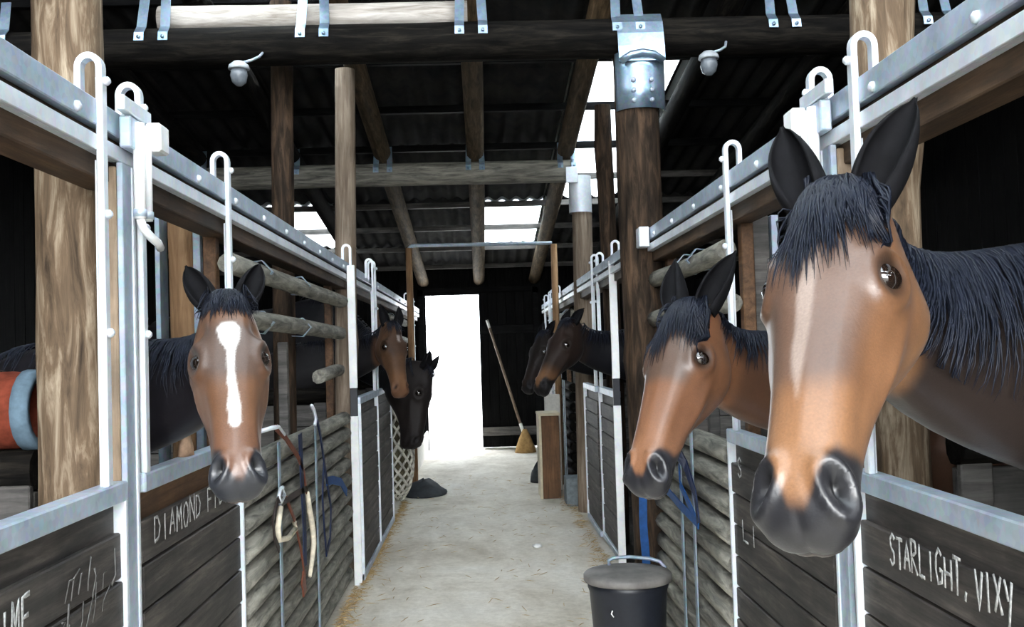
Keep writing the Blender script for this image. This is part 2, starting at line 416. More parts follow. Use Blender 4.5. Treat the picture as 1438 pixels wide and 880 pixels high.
# ------------------------------------------------------------------ beams and posts
def cross_beam(y, z, x0, x1, r, mat, label, seed, straps):
    root = thing('cross_beam', label, 'beam', ((x0+x1)/2, y, z-r))
    add_log('beam_log', (x0, y, z), (x1, y, z), r, r, mat, seed, root, bend=0.01, knots=2, rings=14)
    for x in straps:
        for dx in (-0.068, 0.068):
            mb = MB()
            mb.ribbon([(x+dx*0.9, y-r*0.2, z+r+0.17), (x+dx, y-r*0.62, z+r*0.95), (x+dx, y-r*1.02, z+r*0.55), (x+dx, y-r*1.1, z+r*0.12)], 0.055, 0.006, (1, 0, 0))
            mb.tube([(x+dx, y-r*1.06, z+r*0.3), (x+dx, y-r*1.06-0.014, z+r*0.3)], 0.011, 6)
            mb.build('rafter_strap', 'strap_steel', root)
    return root
cross_beam(5.85, 3.465, -2.9, 2.9, 0.115, 'log_dark', 'near dark log beam across the aisle with steel rafter straps', 5, RAFT[1:8])
cross_beam(10.0, 3.42, -2.9, 0.98, 0.115, 'log_grey', 'farther log beam across the aisle ending at a steel strapped post', 6, RAFT[1:6])
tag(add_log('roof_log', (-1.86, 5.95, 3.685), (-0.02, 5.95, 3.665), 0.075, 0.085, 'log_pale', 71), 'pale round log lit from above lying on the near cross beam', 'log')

def post(x, y, z1, r0, r1, mat, label, seed, lean=0.0, **k):
    return tag(add_log('log_post', (x, y, -0.03), (x+lean, y, z1), r0, r1, mat, seed, **k), label, 'post')
post(-1.135, 2.85, 3.62, 0.102, 0.094, 'log_weathered', 'thick weathered log post behind the sliding track, nearest on the left', 101, -0.03, rings=30, knots=6)
post(1.21, 2.85, 3.62, 0.088, 0.088, 'log_weathered', 'weathered log post rising above the track behind the near brown horse', 102, 0.0, rings=26, knots=5)
post(-1.02, 7.5, 3.79, 0.085, 0.075, 'log_peeled', 'slim pale peeled log post with a knot, beyond the halter panel', 103, 0.05, rings=24, knots=5)
post(-1.21, 6.2, 3.85, 0.07, 0.068, 'log_bark', 'dark greenish log post behind the rails of the halter panel', 104, 0.02)
post(0.985, 5.85, 3.37, 0.135, 0.13, 'log_bark', 'stout dark bark post under the near cross beam with a steel saddle', 105, 0.0, rings=30, knots=6)
post(1.12, 8.46, 3.70, 0.075, 0.07, 'log_bark', 'thin dark post just behind the stout steel-saddled post', 106)
post(1.05, 10.0, 3.33, 0.105, 0.10, 'log_peeled', 'pale log post with a steel strap at its top under the farther beam', 107, rings=18)
# steel saddle on the stout post
root = thing('beam_saddle', 'bent galvanised saddle plate joining the stout post to the near beam', 'bracket', (0.985, 5.7, 3.08))
mb = MB(); zt = 3.64; pr = []
for i in range(15):
    a = math.radians(200+140*i/14); pr.append((0.985+0.156*math.cos(a), 5.85+0.156*math.sin(a)))
mb.loft([[(x, y, z) for x, y in pr]+[(0.985+(x-0.985)*0.97, 5.85+(y-5.85)*0.97, z) for x, y in reversed(pr)] for z in (3.02, 3.14, 3.26, 3.36)])
mb.build('post_sleeve', 'strap_steel', root)
mb = MB().ribbon([(0.985, 5.69, 3.29), (0.985, 5.70, 3.38), (0.985, 5.718, 3.46), (0.985, 5.74, 3.53), (0.985, 5.79, 3.59), (0.985, 5.87, 3.615), (0.985, 5.94, 3.59)], 0.27, 0.008, (1, 0, 0))
mb.build('saddle_plate', 'strap_steel', root)
mb = MB().tube([(0.86, 5.70, 3.29), (0.92, 5.682, 3.325), (0.985, 5.672, 3.335), (1.05, 5.682, 3.325), (1.11, 5.70, 3.29)], 0.022, 8); mb.build('fold_rib', 'strap_steel', root)
for z in (3.06, 3.12, 3.18):
    for x in (0.93, 1.035):
        MB().tube([(x, 5.712, z), (x, 5.682, z)], 0.014, 6).build('bolt', 'galvanised', root)
# strap at the farther post
root = thing('post_strap', 'pale galvanised strap around the top of the farther log post', 'bracket', (1.05, 10.0, 2.99))
mb = MB(); pr = [(1.05+0.115*math.cos(2*math.pi*j/20), 10+0.115*math.sin(2*math.pi*j/20)) for j in range(20)]
mb.loft([[(x, y, z) for x, y in pr] for z in (2.99, 3.1, 3.25, 3.36)], cap=False); mb.build('sleeve', 'galvanised_bright', root)
MB().box(0.90, 1.02, 9.86, 9.885, 3.28, 3.44, 0.004).build('strap_plate', 'galvanised_bright', root)

# ------------------------------------------------------------------ stall fronts
XL, XR = -0.95, 0.98
def sx(side): return XL if side < 0 else XR
def track(side, y0, y1, label, n_bolt):
    X = sx(side); s = side                     # s points away from the aisle
    root = thing('sliding_track', label, 'track', (X, (y0+y1)/2, 2.12))
    MB().box(X+s*0.03, X+s*0.13, y0, y1, 2.125, 2.29, 0.004).build('wood_beam', 'beam_wood', root)
    mb = MB().box(X+s*0.0, X+s*0.03, y0, y1, 2.245, 2.312, 0.003).box(X+s*0.03, X+s*0.10, y0, y1, 2.30, 2.312); mb.build('upper_plate', 'galvanised', root)
    mb = MB().box(X+s*0.0, X+s*0.012, y0, y1, 2.182, 2.222, 0.002).box(X+s*0.012, X+s*0.05, y0, y1, 2.182, 2.190); mb.build('lower_channel', 'galvanised_bright', root)
    for i in range(n_bolt):
        y = y0+(i+0.5)*(y1-y0)/n_bolt
        MB().lathe(0, 0, [(0.0005, 0.012), (0.009, 0.010), (0.013, 0.0), (0.013, -0.004)], 8)
        mb = MB(); mb.tube([(X-s*0.0, y, 2.262), (X-s*0.008, y, 2.262), (X-s*0.013, y, 2.262)], [0.014, 0.012, 0.005], 8); mb.build('bolt', 'galvanised_bright', root)
    return root
track(-1, 0.6, 7.28, 'long galvanised sliding track along the left stalls, nearest stretch', 13)
track(1, 0.6, 5.72, 'long galvanised sliding track along the right stalls, ending at the stout post', 10)
track(-1, 7.3, 15.7, 'distant galvanised sliding track over the far left stalls', 10)
track(1, 5.98, 15.7, 'distant galvanised sliding track over the far right stalls', 10)
MB().box(0.90, 0.99, 5.62, 5.715, 2.205, 2.30, 0.006)
o = MB().box(0.915, 0.975, 5.60, 5.712, 2.20, 2.315, 0.006).build('track_bracket', 'galvanised_bright'); tag(o, 'pale steel end bracket where the right track meets the stout post', 'bracket')

def hanger(side, y, root, z0=1.335, X=None, mat='galvanised_bright'):
    """flat bar rising from the mid rail, bent over the track like a walking stick"""
    s = side; X = sx(side)-s*0.022 if X is None else X
    up = MB().box(X-0.009, X+0.009, y-0.017, y+0.017, z0, 2.37, 0.003).box(X+s*0.009, X+s*0.020, y+0.004, y+0.017, z0, 2.16)
    o = up.build('upright', mat, root)
    pts = [(X, y, 2.35)]
    for i in range(0, 11):
        a = math.pi*i/10; pts.append((X+s*(0.027-0.027*math.cos(a)), y, 2.395+0.030*math.sin(a)))
    pts.append((X+s*0.054, y, 2.27))
    MB().ribbon(pts, 0.029, 0.016, (0, 1, 0)).build('hook', mat, root)
    for z in (2.36, 2.02, 1.72):
        MB().tube([(X-s*0.006, y, z), (X-s*0.018, y, z), (X-s*0.024, y, z)], [0.012, 0.012, 0.006], 6).build('bolt', mat, root)

GL = {  # chalk letters as strokes
 'A': [[(0, 0), (.5, 1), (1, 0)], [(.2, .38), (.8, .38)]], 'D': [[(0, 0), (.05, 1), (.6, .95), (1, .55), (.7, .1), (0, 0)]],
 'E': [[(.95, 1), (0, .97), (0, 0), (1, .03)], [(0, .5), (.8, .52)]], 'F': [[(0, 0), (0, 1), (1, .95)], [(0, .52), (.8, .5)]],
 'G': [[(1, .85), (.6, 1), (.15, .8), (0, .4), (.3, 0), (.9, .1), (1, .42), (.6, .42)]], 'H': [[(0, 1), (0, 0)], [(1, 1), (1, 0)], [(0, .5), (1, .5)]],
 'I': [[(.5, 1), (.5, 0)]], 'L': [[(0, 1), (0, 0), (.9, 0)]], 'M': [[(0, 0), (.1, 1), (.5, .35), (.9, 1), (1, 0)]], 'N': [[(0, 0), (0, 1), (1, 0), (1, 1)]],
 'O': [[(.5, 1), (.1, .8), (0, .4), (.3, 0), (.7, 0), (1, .4), (.9, .8), (.5, 1)]], 'R': [[(0, 0), (0, 1), (.7, .95), (.8, .65), (.05, .5), (1, 0)]],
 'S': [[(.95, .85), (.55, 1), (.1, .8), (.3, .55), (.8, .4), (.85, .12), (.4, 0), (0, .15)]], 'T': [[(-.1, 1), (1.1, 1)], [(.5, 1), (.5, 0)]],
 'U': [[(0, 1), (.05, .2), (.45, 0), (.9, .2), (1, 1)]], 'V': [[(0, 1), (.5, 0), (1, 1)]], 'X': [[(0, 1), (1, 0)], [(1, 1), (0, 0)]],
 'Y': [[(0, 1), (.5, .5)], [(1, 1), (.4, -.25)]], ',': [[(.4, .1), (.2, -.2)]]}
def chalk(text, side, x, y0, y1, z, h, root, mat='chalk', drop=0.0, w=0.011, name='chalk_lettering', label=None):
    """letters stroked in chalk on the boards; y0 is where the word starts, y1 where it ends"""
    rr = random.Random(sum(map(ord, text))); mb = MB(); n = len(text); step = (y1-y0)/n
    for i, ch in enumerate(text):
        if ch == ' ': continue
        jz = rr.uniform(-.006, .006)+drop*i/n; hh = h*rr.uniform(0.9, 1.08); sk = rr.uniform(-.06, .08)
        for st in GL[ch]:
            pts = [V((x, y0+(i+0.12+0.72*(px+sk*py))*step, z+jz+py*hh)) for px, py in st]
            dense = []
            for a, b in zip(pts, pts[1:]): dense += [a.lerp(b, q/3) for q in range(3)]
            dense.append(pts[-1])
            mb.tube(dense, [w*0.5*rr.uniform(.75, 1.2) for _ in dense], 5, flatten=(1.0, 0.35), up=(0, 0.4, 0.9))
    # keep the chalk a thin layer: squash across the board
    mb.v = [(x+(p[0]-x)*0.25, p[1], p[2]) for p in mb.v]
    o = mb.build(name, mat, root)
    if label: o['label'] = label
    return o

def stall_door(side, y0, y1, label, top_plank='plank_grey', text=None, near_up=True, far_up=True, X=None, ztop=None, group=None, edge_far=True, edge_near=False):
    s = side; X = sx(side) if X is None else X; zt = (1.335 if s < 0 else 1.305) if ztop is None else ztop
    root = thing('stall_door', label, 'stall door', (X, (y0+y1)/2, 0.03), group)
    MB().box(X-s*0.015, X+s*0.035, y0, y1, zt-0.052, zt, 0.004).build('mid_rail', 'galvanised', root)
    MB().box(X-s*0.012, X+s*0.03, y0, y1, 0.03, 0.075, 0.003).build('bottom_channel', 'galvanised', root)
    xb = X+s*0.012
    MB().box(xb+s*0.006, xb+s*0.026, y0+0.01, y1-0.01, zt-0.14, zt-0.05, 0.003).build('top_board', 'plank_brown' if top_plank == 'plank_brown' else 'plank_grey', root)
    ph = 0.135; n = 9; zz = zt-0.13; ph = (zz-0.075)/n
    me = None
    for i in range(n):
        za = zz-(i+1)*ph
        if me is None:
            m_ = MB().box(-0.012, 0.012, -(y1-y0)/2+0.012, (y1-y0)/2-0.012, 0.004, ph-0.003, 0.004)
            me = bpy.data.meshes.new('plank'); me.from_pydata(m_.v, [], m_.f); me.materials.append(MATS['plank_grey'])
        o = shared('plank', me, root, (xb+s*R.uniform(-0.004, 0.003), (y0+y1)/2, za))
    if edge_far: MB().box(X-s*0.014, X+s*0.03, y1-0.016, y1, 0.03, zt-0.05, 0.002).build('edge_channel', 'galvanised_bright', root)
    if edge_near: MB().box(X-s*0.014, X+s*0.03, y0, y0+0.016, 0.03, zt-0.05, 0.002).build('edge_channel', 'galvanised_bright', root)
    if near_up: hanger(side, y0+0.03, root, zt, X-s*0.005)
    if far_up: hanger(side, y1-0.115, root, zt, X-s*0.005)
    return root, xb-s*0.0165

dA, xa = stall_door(-1, 1.45, 2.66, 'dark planked stall door chalked TIME, nearest on the left', near_up=True)
chalk('TIME', -1, xa, 1.93, 2.115, 1.083, 0.085, dA, w=0.011)
mb = MB(); rr = random.Random(4)
for q in range(16):       # rubbed-out scratches
    y = rr.uniform(2.2, 2.58); z = 1.0+rr.uniform(-.01, .12)
    mb.tube([(xa, y, z), (xa, y+rr.uniform(.0, .03), z+rr.uniform(.02, .05)), (xa, y+rr.uniform(.01, .06), z+rr.uniform(.03, .09))], rr.uniform(.002, .006), 5)
mb.v = [(xa+(p[0]-xa)*0.25, p[1], p[2]) for p in mb.v]
mb.build('chalk_smudge', 'chalk_faint', dA)
dB, xb_ = stall_door(-1, 2.80, 3.93, 'planked stall door chalked DIAMOND under the white-blazed horse', top_plank='plank_brown')
chalk('DIAMOND FIGURE', -1, xb_, 2.89, 3.86, 1.125, 0.078, dB, w=0.010, drop=0.0)
dC, _ = stall_door(1, 1.30, 2.62, 'planked stall door chalked STARLIGHT, VIXY, nearest on the right')
xc1 = _
chalk('STARLIGHT,', 1, xc1, 2.41, 2.0, 1.098, 0.072, dC, w=0.010, drop=0.015)
chalk('VIXY', 1, xc1, 1.99, 1.84, 1.108, 0.075, dC, w=0.010)
dD, _ = stall_door(1, 2.80, 3.95, 'planked stall door behind the muzzle of the nearest right-hand horse')
chalk('S', 1, _, 3.84, 3.76, 1.13, 0.07, dD, w=0.010); chalk('LI', 1, _, 3.80, 3.58, 0.90, 0.08, dD, 'chalk', w=0.010)
FARG = None
stall_door(-1, 7.20, 8.42, 'farther left stall door with the bay horse looking over it', X=-0.885, near_up=False, far_up=True, edge_near=True)
stall_door(-1, 8.46, 9.66, 'farther left stall door under the dark horse bending its head', X=-0.885, near_up=True, far_up=False)
stall_door(1, 7.44, 8.45, 'farther right stall door below the dark horse with the tan nose', X=1.0, near_up=False, far_up=True, edge_near=True)
stall_door(1, 8.47, 9.45, 'farther right stall door beside the plywood cupboard', X=0.975, near_up=True, far_up=False)
stall_door(-1, 13.3, 14.4, 'last stall door on the left before the bright doorway', near_up=True, far_up=True)
stall_door(1, 12.6, 13.7, 'stall door deep in the barn on the right beyond the cupboard', near_up=True, far_up=True)
stall_door(1, 13.9, 15.0, 'last stall door on the right before the dark barn door', near_up=True, far_up=True)

# white edge uprights of the farther doors
for s, y, X, lab in ((-1, 7.17, -0.915, 'white flat steel upright with a black catch on the left door edge'), (1, 7.40, 1.0, 'white flat steel upright with a black catch on the right door edge')):
    root = thing('door_upright', lab, 'upright', (X, y, 0))
    MB().box(X-0.028, X+0.028, y-0.012, y+0.012, 1.40, 2.28, 0.003).build('upper_bar', 'white_metal', root)
    MB().box(X-0.028, X+0.028, y-0.012, y+0.012, 0.0, 1.20, 0.003).build('lower_bar', 'white_metal', root)
    MB().box(X-0.026, X+0.026, y-0.010, y+0.012, 1.20, 1.40, 0.003).build('catch', 'rubber_black', root)
    hk = [(X, y, 2.25)]+[(X+s*(0.027-0.027*math.cos(math.pi*i/10)), y, 2.395+0.030*math.sin(math.pi*i/10)) for i in range(11)]+[(X+s*0.054, y, 2.32)]
    MB().ribbon(hk, 0.029, 0.016, (0, 1, 0)).build('hook', 'galvanised_bright', root)

# fixed steel post between the near pair of doors, with its latch
for s, lab, lab2 in ((-1, 'galvanised fixed post between the two near left doors', 'pale steel latch box with twin rods at the left door post'),
                     (1, 'galvanised fixed post between the two near right doors', 'pale steel latch box with twin rods between the near horse ears')):
    X = sx(s); y = 2.725
    root = thing('steel_post', lab, 'post', (X, y, 0))
    MB().box(X-s*0.006, X+s*0.010, y-0.042, y-0.020, 0, 2.18, 0.002).box(X-s*0.002, X+s*0.004, y-0.020, y+0.038, 0, 2.18, 0.001).build('channel', 'galvanised', root)
    MB().box(X-s*0.006, X+s*0.008, y+0.038, y+0.055, 0, 2.18, 0.002).build('channel_lip', 'galvanised_bright', root)
    MB().box(X+s*0.012, X+s*0.055, y-0.040, y+0.02, 0.02, 2.17, 0.003).build('wood_strip', 'wood_strip', root)
    Xo = X-s*0.027
    lt = thing('door_latch', lab2, 'latch', (Xo, y, 1.98))
    MB().box(Xo-0.012, Xo+0.012, 2.615, 2.83, 2.305, 2.345, 0.003).build('cross_bar', 'galvanised_bright', lt)
    MB().box(Xo-s*0.055, Xo-s*0.012, 2.77, 2.85, 2.225, 2.305, 0.006).build('latch_box', 'white_metal', lt)
    MB().box(Xo-s*0.012, Xo+s*0.02, 2.66, 2.80, 2.215, 2.30, 0.004).build('back_plate', 'galvanised', lt)
    for yy in (2.71, 2.765):
        MB().tube([(Xo-s*0.016, yy, 2.29), (Xo-s*0.016, yy, 2.03)], 0.016, 10).build('rod', 'white_metal', lt)
        MB().tube([(Xo-s*0.016, yy, 2.055), (Xo-s*0.016, yy, 2.035)], 0.019, 10).build('collar', 'galvanised', lt)
    MB().tube([(Xo-s*0.016, 2.71, 2.03), (Xo-s*0.020, 2.72, 2.005), (Xo-s*0.03, 2.75, 1.985), (Xo-s*0.034, 2.80, 1.972), (Xo-s*0.03, 2.83, 1.962)], [0.012, 0.012, 0.012, 0.012, 0.012], 8).build('locking_handle', 'white_metal', lt)

# log-clad partitions with open log rails above
def log_panel(side, y0, y1, label, n=11, rails=((2.03, 1.0), (1.80, 1.0)), mat='log_grey', short=None):
    s = side; X = sx(side); root = thing('log_fence', label, 'fence', (X, (y0+y1)/2, 0))
    d = 1.20/n
    for i in range(n):
        z = 0.05+d*(i+0.5)
        add_log('cladding_log', (X+s*0.03, y0+0.02, z), (X+s*0.03, y1-0.02, z), d*0.435, d*0.435, mat, 200+i+int(s*50), root, n=10, rings=8, bend=0.004, knots=1)
    for z, fr in rails:
        add_log('rail', (X+s*0.035, y0+0.02, z), (X+s*0.035, y0+(y1-y0)*fr, z-0.01), 0.042, 0.046, 'log_grey', 230+int(z*10), root, n=10, rings=12, bend=0.01)
    if short: add_log('rail', (X+s*0.035, short[0], short[2]), (X+s*0.035, short[1], short[2]), 0.042, 0.042, 'log_grey', 241, root, n=10, rings=5)
    # uprights behind the logs
    for y, z1, mt, w in ((y0+0.03, 2.16, 'plank_brown', 0.06), ((y0+y1)/2-0.15, 1.72, 'plank_stall', 0.05), (y1-0.09, 2.16, 'plank_brown', 0.07)):
        MB().box(X+s*0.085, X+s*0.135, y-w/2, y+w/2, -0.03, z1, 0.004).build('upright', mt, root)
    # steel strips holding the logs
    for y in (y0+0.6, (y0+y1)/2+0.02):
        MB().box(X-s*0.028, X-s*0.020, y-0.02, y+0.02, 0.05, 1.26, 0.002).build('steel_strip', 'galvanised_dull', root)
        for z in (1.80, 2.03):
            MB().ribbon([(X-s*0.012+s*0.10, y, z+0.045), (X+s*0.03, y, z+0.052), (X-s*0.016, y, z), (X+s*0.03, y, z-0.05), (X+s*0.09, y, z-0.045)], 0.04, 0.004, (0, 1, 0)).build('rail_clip', 'galvanised_dull', root)
    return root
log_panel(-1, 3.96, 7.12, 'log-clad stall side with open rails on the left, halters hanging on it', short=(6.0, 7.05, 1.52))
log_panel(1, 3.98, 5.70, 'log-clad stall side on the right behind the black bin', mat='log_grey')
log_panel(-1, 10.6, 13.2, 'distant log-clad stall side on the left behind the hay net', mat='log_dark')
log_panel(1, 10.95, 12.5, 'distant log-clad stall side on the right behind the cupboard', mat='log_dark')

# stall posts at the panel start
root = thing('stall_post', 'round peeled log post with steel channels inside the white-blazed horse stall', 'post', (-1.2, 4.05, 0))
add_log('post_log', (-1.2, 4.05, -0.03), (-1.2, 4.05, 2.27), 0.062, 0.06, 'log_fresh', 301, root)
MB().box(-1.285, -1.265, 4.0, 4.1, -0.03, 2.26, 0.002).build('steel_channel', 'galvanised_dull', root)
MB().box(-1.135, -1.105, 4.0, 4.1, -0.03, 2.26, 0.002).build('steel_channel', 'galvanised_dull', root)
root = thing('stall_post', 'grey board post with a steel channel behind the right track hook', 'post', (1.16, 4.05, 0))
MB().box(1.122, 1.19, 4.02, 4.09, -0.03, 2.16, 0.004).build('post_board', 'plank_stall', root)
MB().box(1.20, 1.23, 4.02, 4.07, -0.03, 2.16, 0.002).build('steel_channel', 'galvanised', root)

# partitions between stalls (board walls running away from the aisle)
def partition(side, y, label, z1=1.3, x_in=None):
    s = side; x0 = (1.3 if x_in is None else x_in)*s; x1 = 4.5*s
    root = thing('stall_partition', label, 'partition', ((x0+x1)/2, y, 0))
    n = 8; h = z1/n; xa_, xb2 = sorted((x0, x1)); me = None
    for i in range(n):
        m_ = MB().box(-(xb2-xa_)/2, (xb2-xa_)/2, -0.015, 0.015, 0.003, h-0.003, 0.003)
        if me is None:
            me = bpy.data.meshes.new('plank'); me.from_pydata(m_.v, [], m_.f); me.materials.append(MATS['plank_stall'])
        shared('plank', me, root, ((xa_+xb2)/2, y+R.uniform(-.004, .004), i*h-0.02))
    add_log('top_rail', (x0, y, z1+0.045), (x1, y, z1+0.045), 0.06, 0.06, 'log_dark', 310+int(y*3), root, n=12, rings=6)
    MB().box(xa_ if s > 0 else xb2-0.09, xa_+0.09 if s > 0 else xb2, y-0.045, y-0.016, -0.03, z1+0.0, 0.004).build('end_post', 'plank_stall', root)
    return root
partition(-1, 2.95, 'grey plank stall partition with dark top rail behind the left log post')
partition(1, 2.78, 'grey plank stall partition behind the near brown horse neck', x_in=1.32)
partition(-1, 7.45, 'plank stall partition past the left halter panel', x_in=1.15)
partition(1, 7.15, 'plank stall partition past the stout bark post', x_in=1.2)
partition(-1, 10.3, 'far plank stall partition on the left near the hay net', x_in=1.1)
partition(1, 10.3, 'far plank stall partition on the right near the cupboard', x_in=1.2)

# ------------------------------------------------------------------ smaller things
# rolled red rug on the partition
root = thing('horse_rug', 'rolled brick-red stable rug with grey-blue binding on the partition', 'rug', (-1.8, 2.95, 1.40))
yc_, zc_ = 2.95, 1.515
def ringx(x, r, n=20): return [(x, yc_+r*math.cos(2*math.pi*j/n), zc_+0.98*r*math.sin(2*math.pi*j/n)) for j in range(n)]
MB().loft([ringx(-2.5, 0.105), ringx(-2.1, 0.115), ringx(-1.75, 0.11), ringx(-1.36, 0.115), ringx(-1.295, 0.108), ringx(-1.295, 0.085), ringx(-1.6, 0.08)], cap=True).build('roll', 'rug_red', root)
MB().loft([ringx(-1.32, 0.112), ringx(-1.32, 0.120), ringx(-1.275, 0.118), ringx(-1.275, 0.092), ringx(-1.30, 0.09)], cap=False).build('binding', 'rug_binding', root)
MB().loft([ringx(-1.42, 0.116), ringx(-1.42, 0.1195), ringx(-1.395, 0.1195), ringx(-1.395, 0.116)], cap=False).build('strap', 'leather_dark', root)
# black bin with lid and wire handle
bx, by = 0.66, 4.72
root = thing('feed_bin', 'black round feed bin with a lid and wire handle on the aisle', 'bin', (bx, by, 0))
MB().lathe(bx, by, [(0.001, 0.004), (0.145, 0.004), (0.15, 0.02), (0.183, 0.50), (0.190, 0.52), (0.190, 0.545), (0.18, 0.55), (0.001, 0.55)], 36).build('body', 'rubber_black', root)
MB().lathe(bx, by, [(0.001, 0.545), (0.205, 0.545), (0.208, 0.552), (0.208, 0.572), (0.200, 0.580), (0.15, 0.588), (0.06, 0.594), (0.001, 0.596)], 36).build('lid', 'bin_lid', root)
hp = [(bx-0.07, by+0.12, 0.588), (bx-0.072, by+0.12, 0.612), (bx-0.05, by+0.12, 0.622), (bx+0.03, by+0.125, 0.624), (bx+0.13, by+0.12, 0.612), (bx+0.175, by+0.11, 0.598), (bx+0.195, by+0.08, 0.575)]
MB().tube(hp, 0.009, 8).build('handle', 'galvanised_dull', root)
MB().tube([(bx-0.10, by-0.183, 0.45), (bx-0.105, by-0.181, 0.435), (bx-0.095, by-0.180, 0.42)], 0.003, 5).build('scratch_chip', 'paper', root)

# leather head collar with a white rope, on the left panel
HX = -0.905
root = thing('head_collar', 'red-brown leather head collar with a cream rope hanging on the left log panel', 'halter', (HX, 4.9, 0.5))
def P(y, z, dx=0.0): return (HX+dx, y, z)
MB().tube([(HX-0.06, 4.30, 1.325), P(4.33, 1.34), P(4.45, 1.335), P(4.58, 1.29)], 0.010, 6).build('hook', 'galvanised_bright', root)
MB().ribbon([P(4.40, 1.335), P(4.62, 1.27), P(4.90, 1.16), P(5.06, 1.06), P(5.13, 0.95)], 0.028, 0.006, (0, .3, 1)).build('cheek_strap', 'leather', root)
MB().ribbon([P(5.13, 0.97), P(4.85, 0.985), P(4.6, 0.99), P(4.42, 1.02)], 0.03, 0.006, (0, 0, 1)).build('nose_strap', 'leather_dark', root)
MB().ribbon([P(4.42, 1.02), P(4.30, 0.95), P(4.33, 0.87), P(4.42, 0.80)], 0.026, 0.006, (0, 1, .3)).build('side_strap', 'leather_dark', root)
MB().ribbon([P(4.60, 1.00), P(4.80, 0.86), P(4.95, 0.68), P(5.02, 0.55)], 0.022, 0.006, (0, 1, 0)).build('throat_strap', 'leather', root)
lp = [P(4.47, 0.98), P(4.40, 0.90), P(4.42, 0.845), P(4.62, 0.815), P(4.80, 0.825), P(4.78, 0.86)]
MB().tube(lp, 0.013, 6).build('cream_loop', 'rope_cream', root)
MB().tube([P(4.47, 1.06), P(4.43, 1.03), P(4.47, 1.0), P(4.56, 1.02), P(4.52, 1.06), P(4.47, 1.06)], 0.009, 6).build('ring', 'galvanised_bright', root)
MB().tube([P(5.15, 0.95), P(5.20, 0.85), P(5.28, 0.74), P(5.30, 0.66), P(5.22, 0.57), P(5.16, 0.52)], [0.010, 0.015, 0.016, 0.015, 0.012, 0.010], 7).build('rope', 'rope_cream', root)
MB().ribbon([P(4.95, 0.56), P(4.99, 0.52), P(5.0, 0.47)], 0.075, 0.008, (0, 1, 0)).build('leather_tab', 'leather', root)
MB().ribbon([P(4.98, 1.26), P(5.0, 1.05), P(5.04, 0.80), P(5.03, 0.6)], 0.075, 0.006, (0, 1, 0)).build('hanging_strap', 'webbing_navy', root)
root = thing('head_collar', 'dark blue webbing head collar hanging on the left log panel', 'halter', (HX, 5.8, 0.6))
MB().tube([P(5.33, 1.38), P(5.40, 1.35), P(5.46, 1.30), P(5.42, 1.27)], 0.010, 6).build('hook', 'galvanised_bright', root)
MB().ribbon([P(5.44, 1.34), P(5.60, 1.20), P(5.72, 1.02), P(5.80, 0.90)], 0.03, 0.007, (0, .6, .6)).build('cheek_strap', 'webbing_navy', root)
MB().ribbon([P(5.78, 0.92), P(6.0, 0.90), P(6.35, 0.84), P(6.6, 0.74)], 0.05, 0.007, (0, 0, 1)).build('nose_strap', 'webbing_blue', root)
MB().ribbon([P(5.80, 0.90), P(5.92, 0.75), P(5.86, 0.58), P(5.70, 0.52)], 0.03, 0.007, (0, 1, .3)).build('lead_strap', 'webbing_navy', root)
MB().ribbon([P(5.70, 1.05), P(5.62, 0.85), P(5.66, 0.66), P(5.72, 0.52)], 0.025, 0.007, (0, 1, .3)).build('throat_strap', 'webbing_navy', root)

# blue halter on the stout post
root = thing('head_collar', 'bright blue webbing halter hanging from the stout bark post beside the bin', 'halter', (0.98, 5.6, 0.4))
MB().ribbon([(0.915, 5.70, 1.0), (0.90, 5.69, 0.85), (0.895, 5.69, 0.62), (0.905, 5.69, 0.40)], 0.045, 0.006, (1, 0, 0)).build('left_strap', 'webbing_blue', root)
MB().ribbon([(1.02, 5.68, 1.0), (1.045, 5.68, 0.85), (1.05, 5.68, 0.6), (1.04, 5.68, 0.35)], 0.055, 0.006, (1, 0, 0)).build('right_strap', 'webbing_blue', root)
MB().ribbon([(0.93, 4.75, 1.06), (0.90, 4.60, 1.0), (0.905, 4.42, 0.93), (0.905, 4.25, 0.87)], 0.035, 0.006, (0, .5, 1)).build('nose_strap', 'webbing_blue', root)
MB().ribbon([(0.905, 4.25, 0.88), (0.905, 4.30, 1.0), (0.905, 4.48, 1.10), (0.93, 4.8, 1.13)], 0.045, 0.006, (0, 1, 0)).build('cheek_strap', 'webbing_navy', root)
MB().ribbon([(0.905, 4.28, 0.88), (0.90, 4.62, 0.90), (0.93, 5.2, 0.91), (1.03, 5.67, 0.90)], 0.04, 0.006, (0, 0, 1)).build('chin_strap', 'webbing_blue', root)
MB().tube([(1.03, 5.67, 0.62), (1.06, 5.665, 0.64), (1.075, 5.665, 0.60), (1.04, 5.665, 0.585), (1.03, 5.67, 0.62)], 0.009, 6).build('buckle', 'galvanised_bright', root)

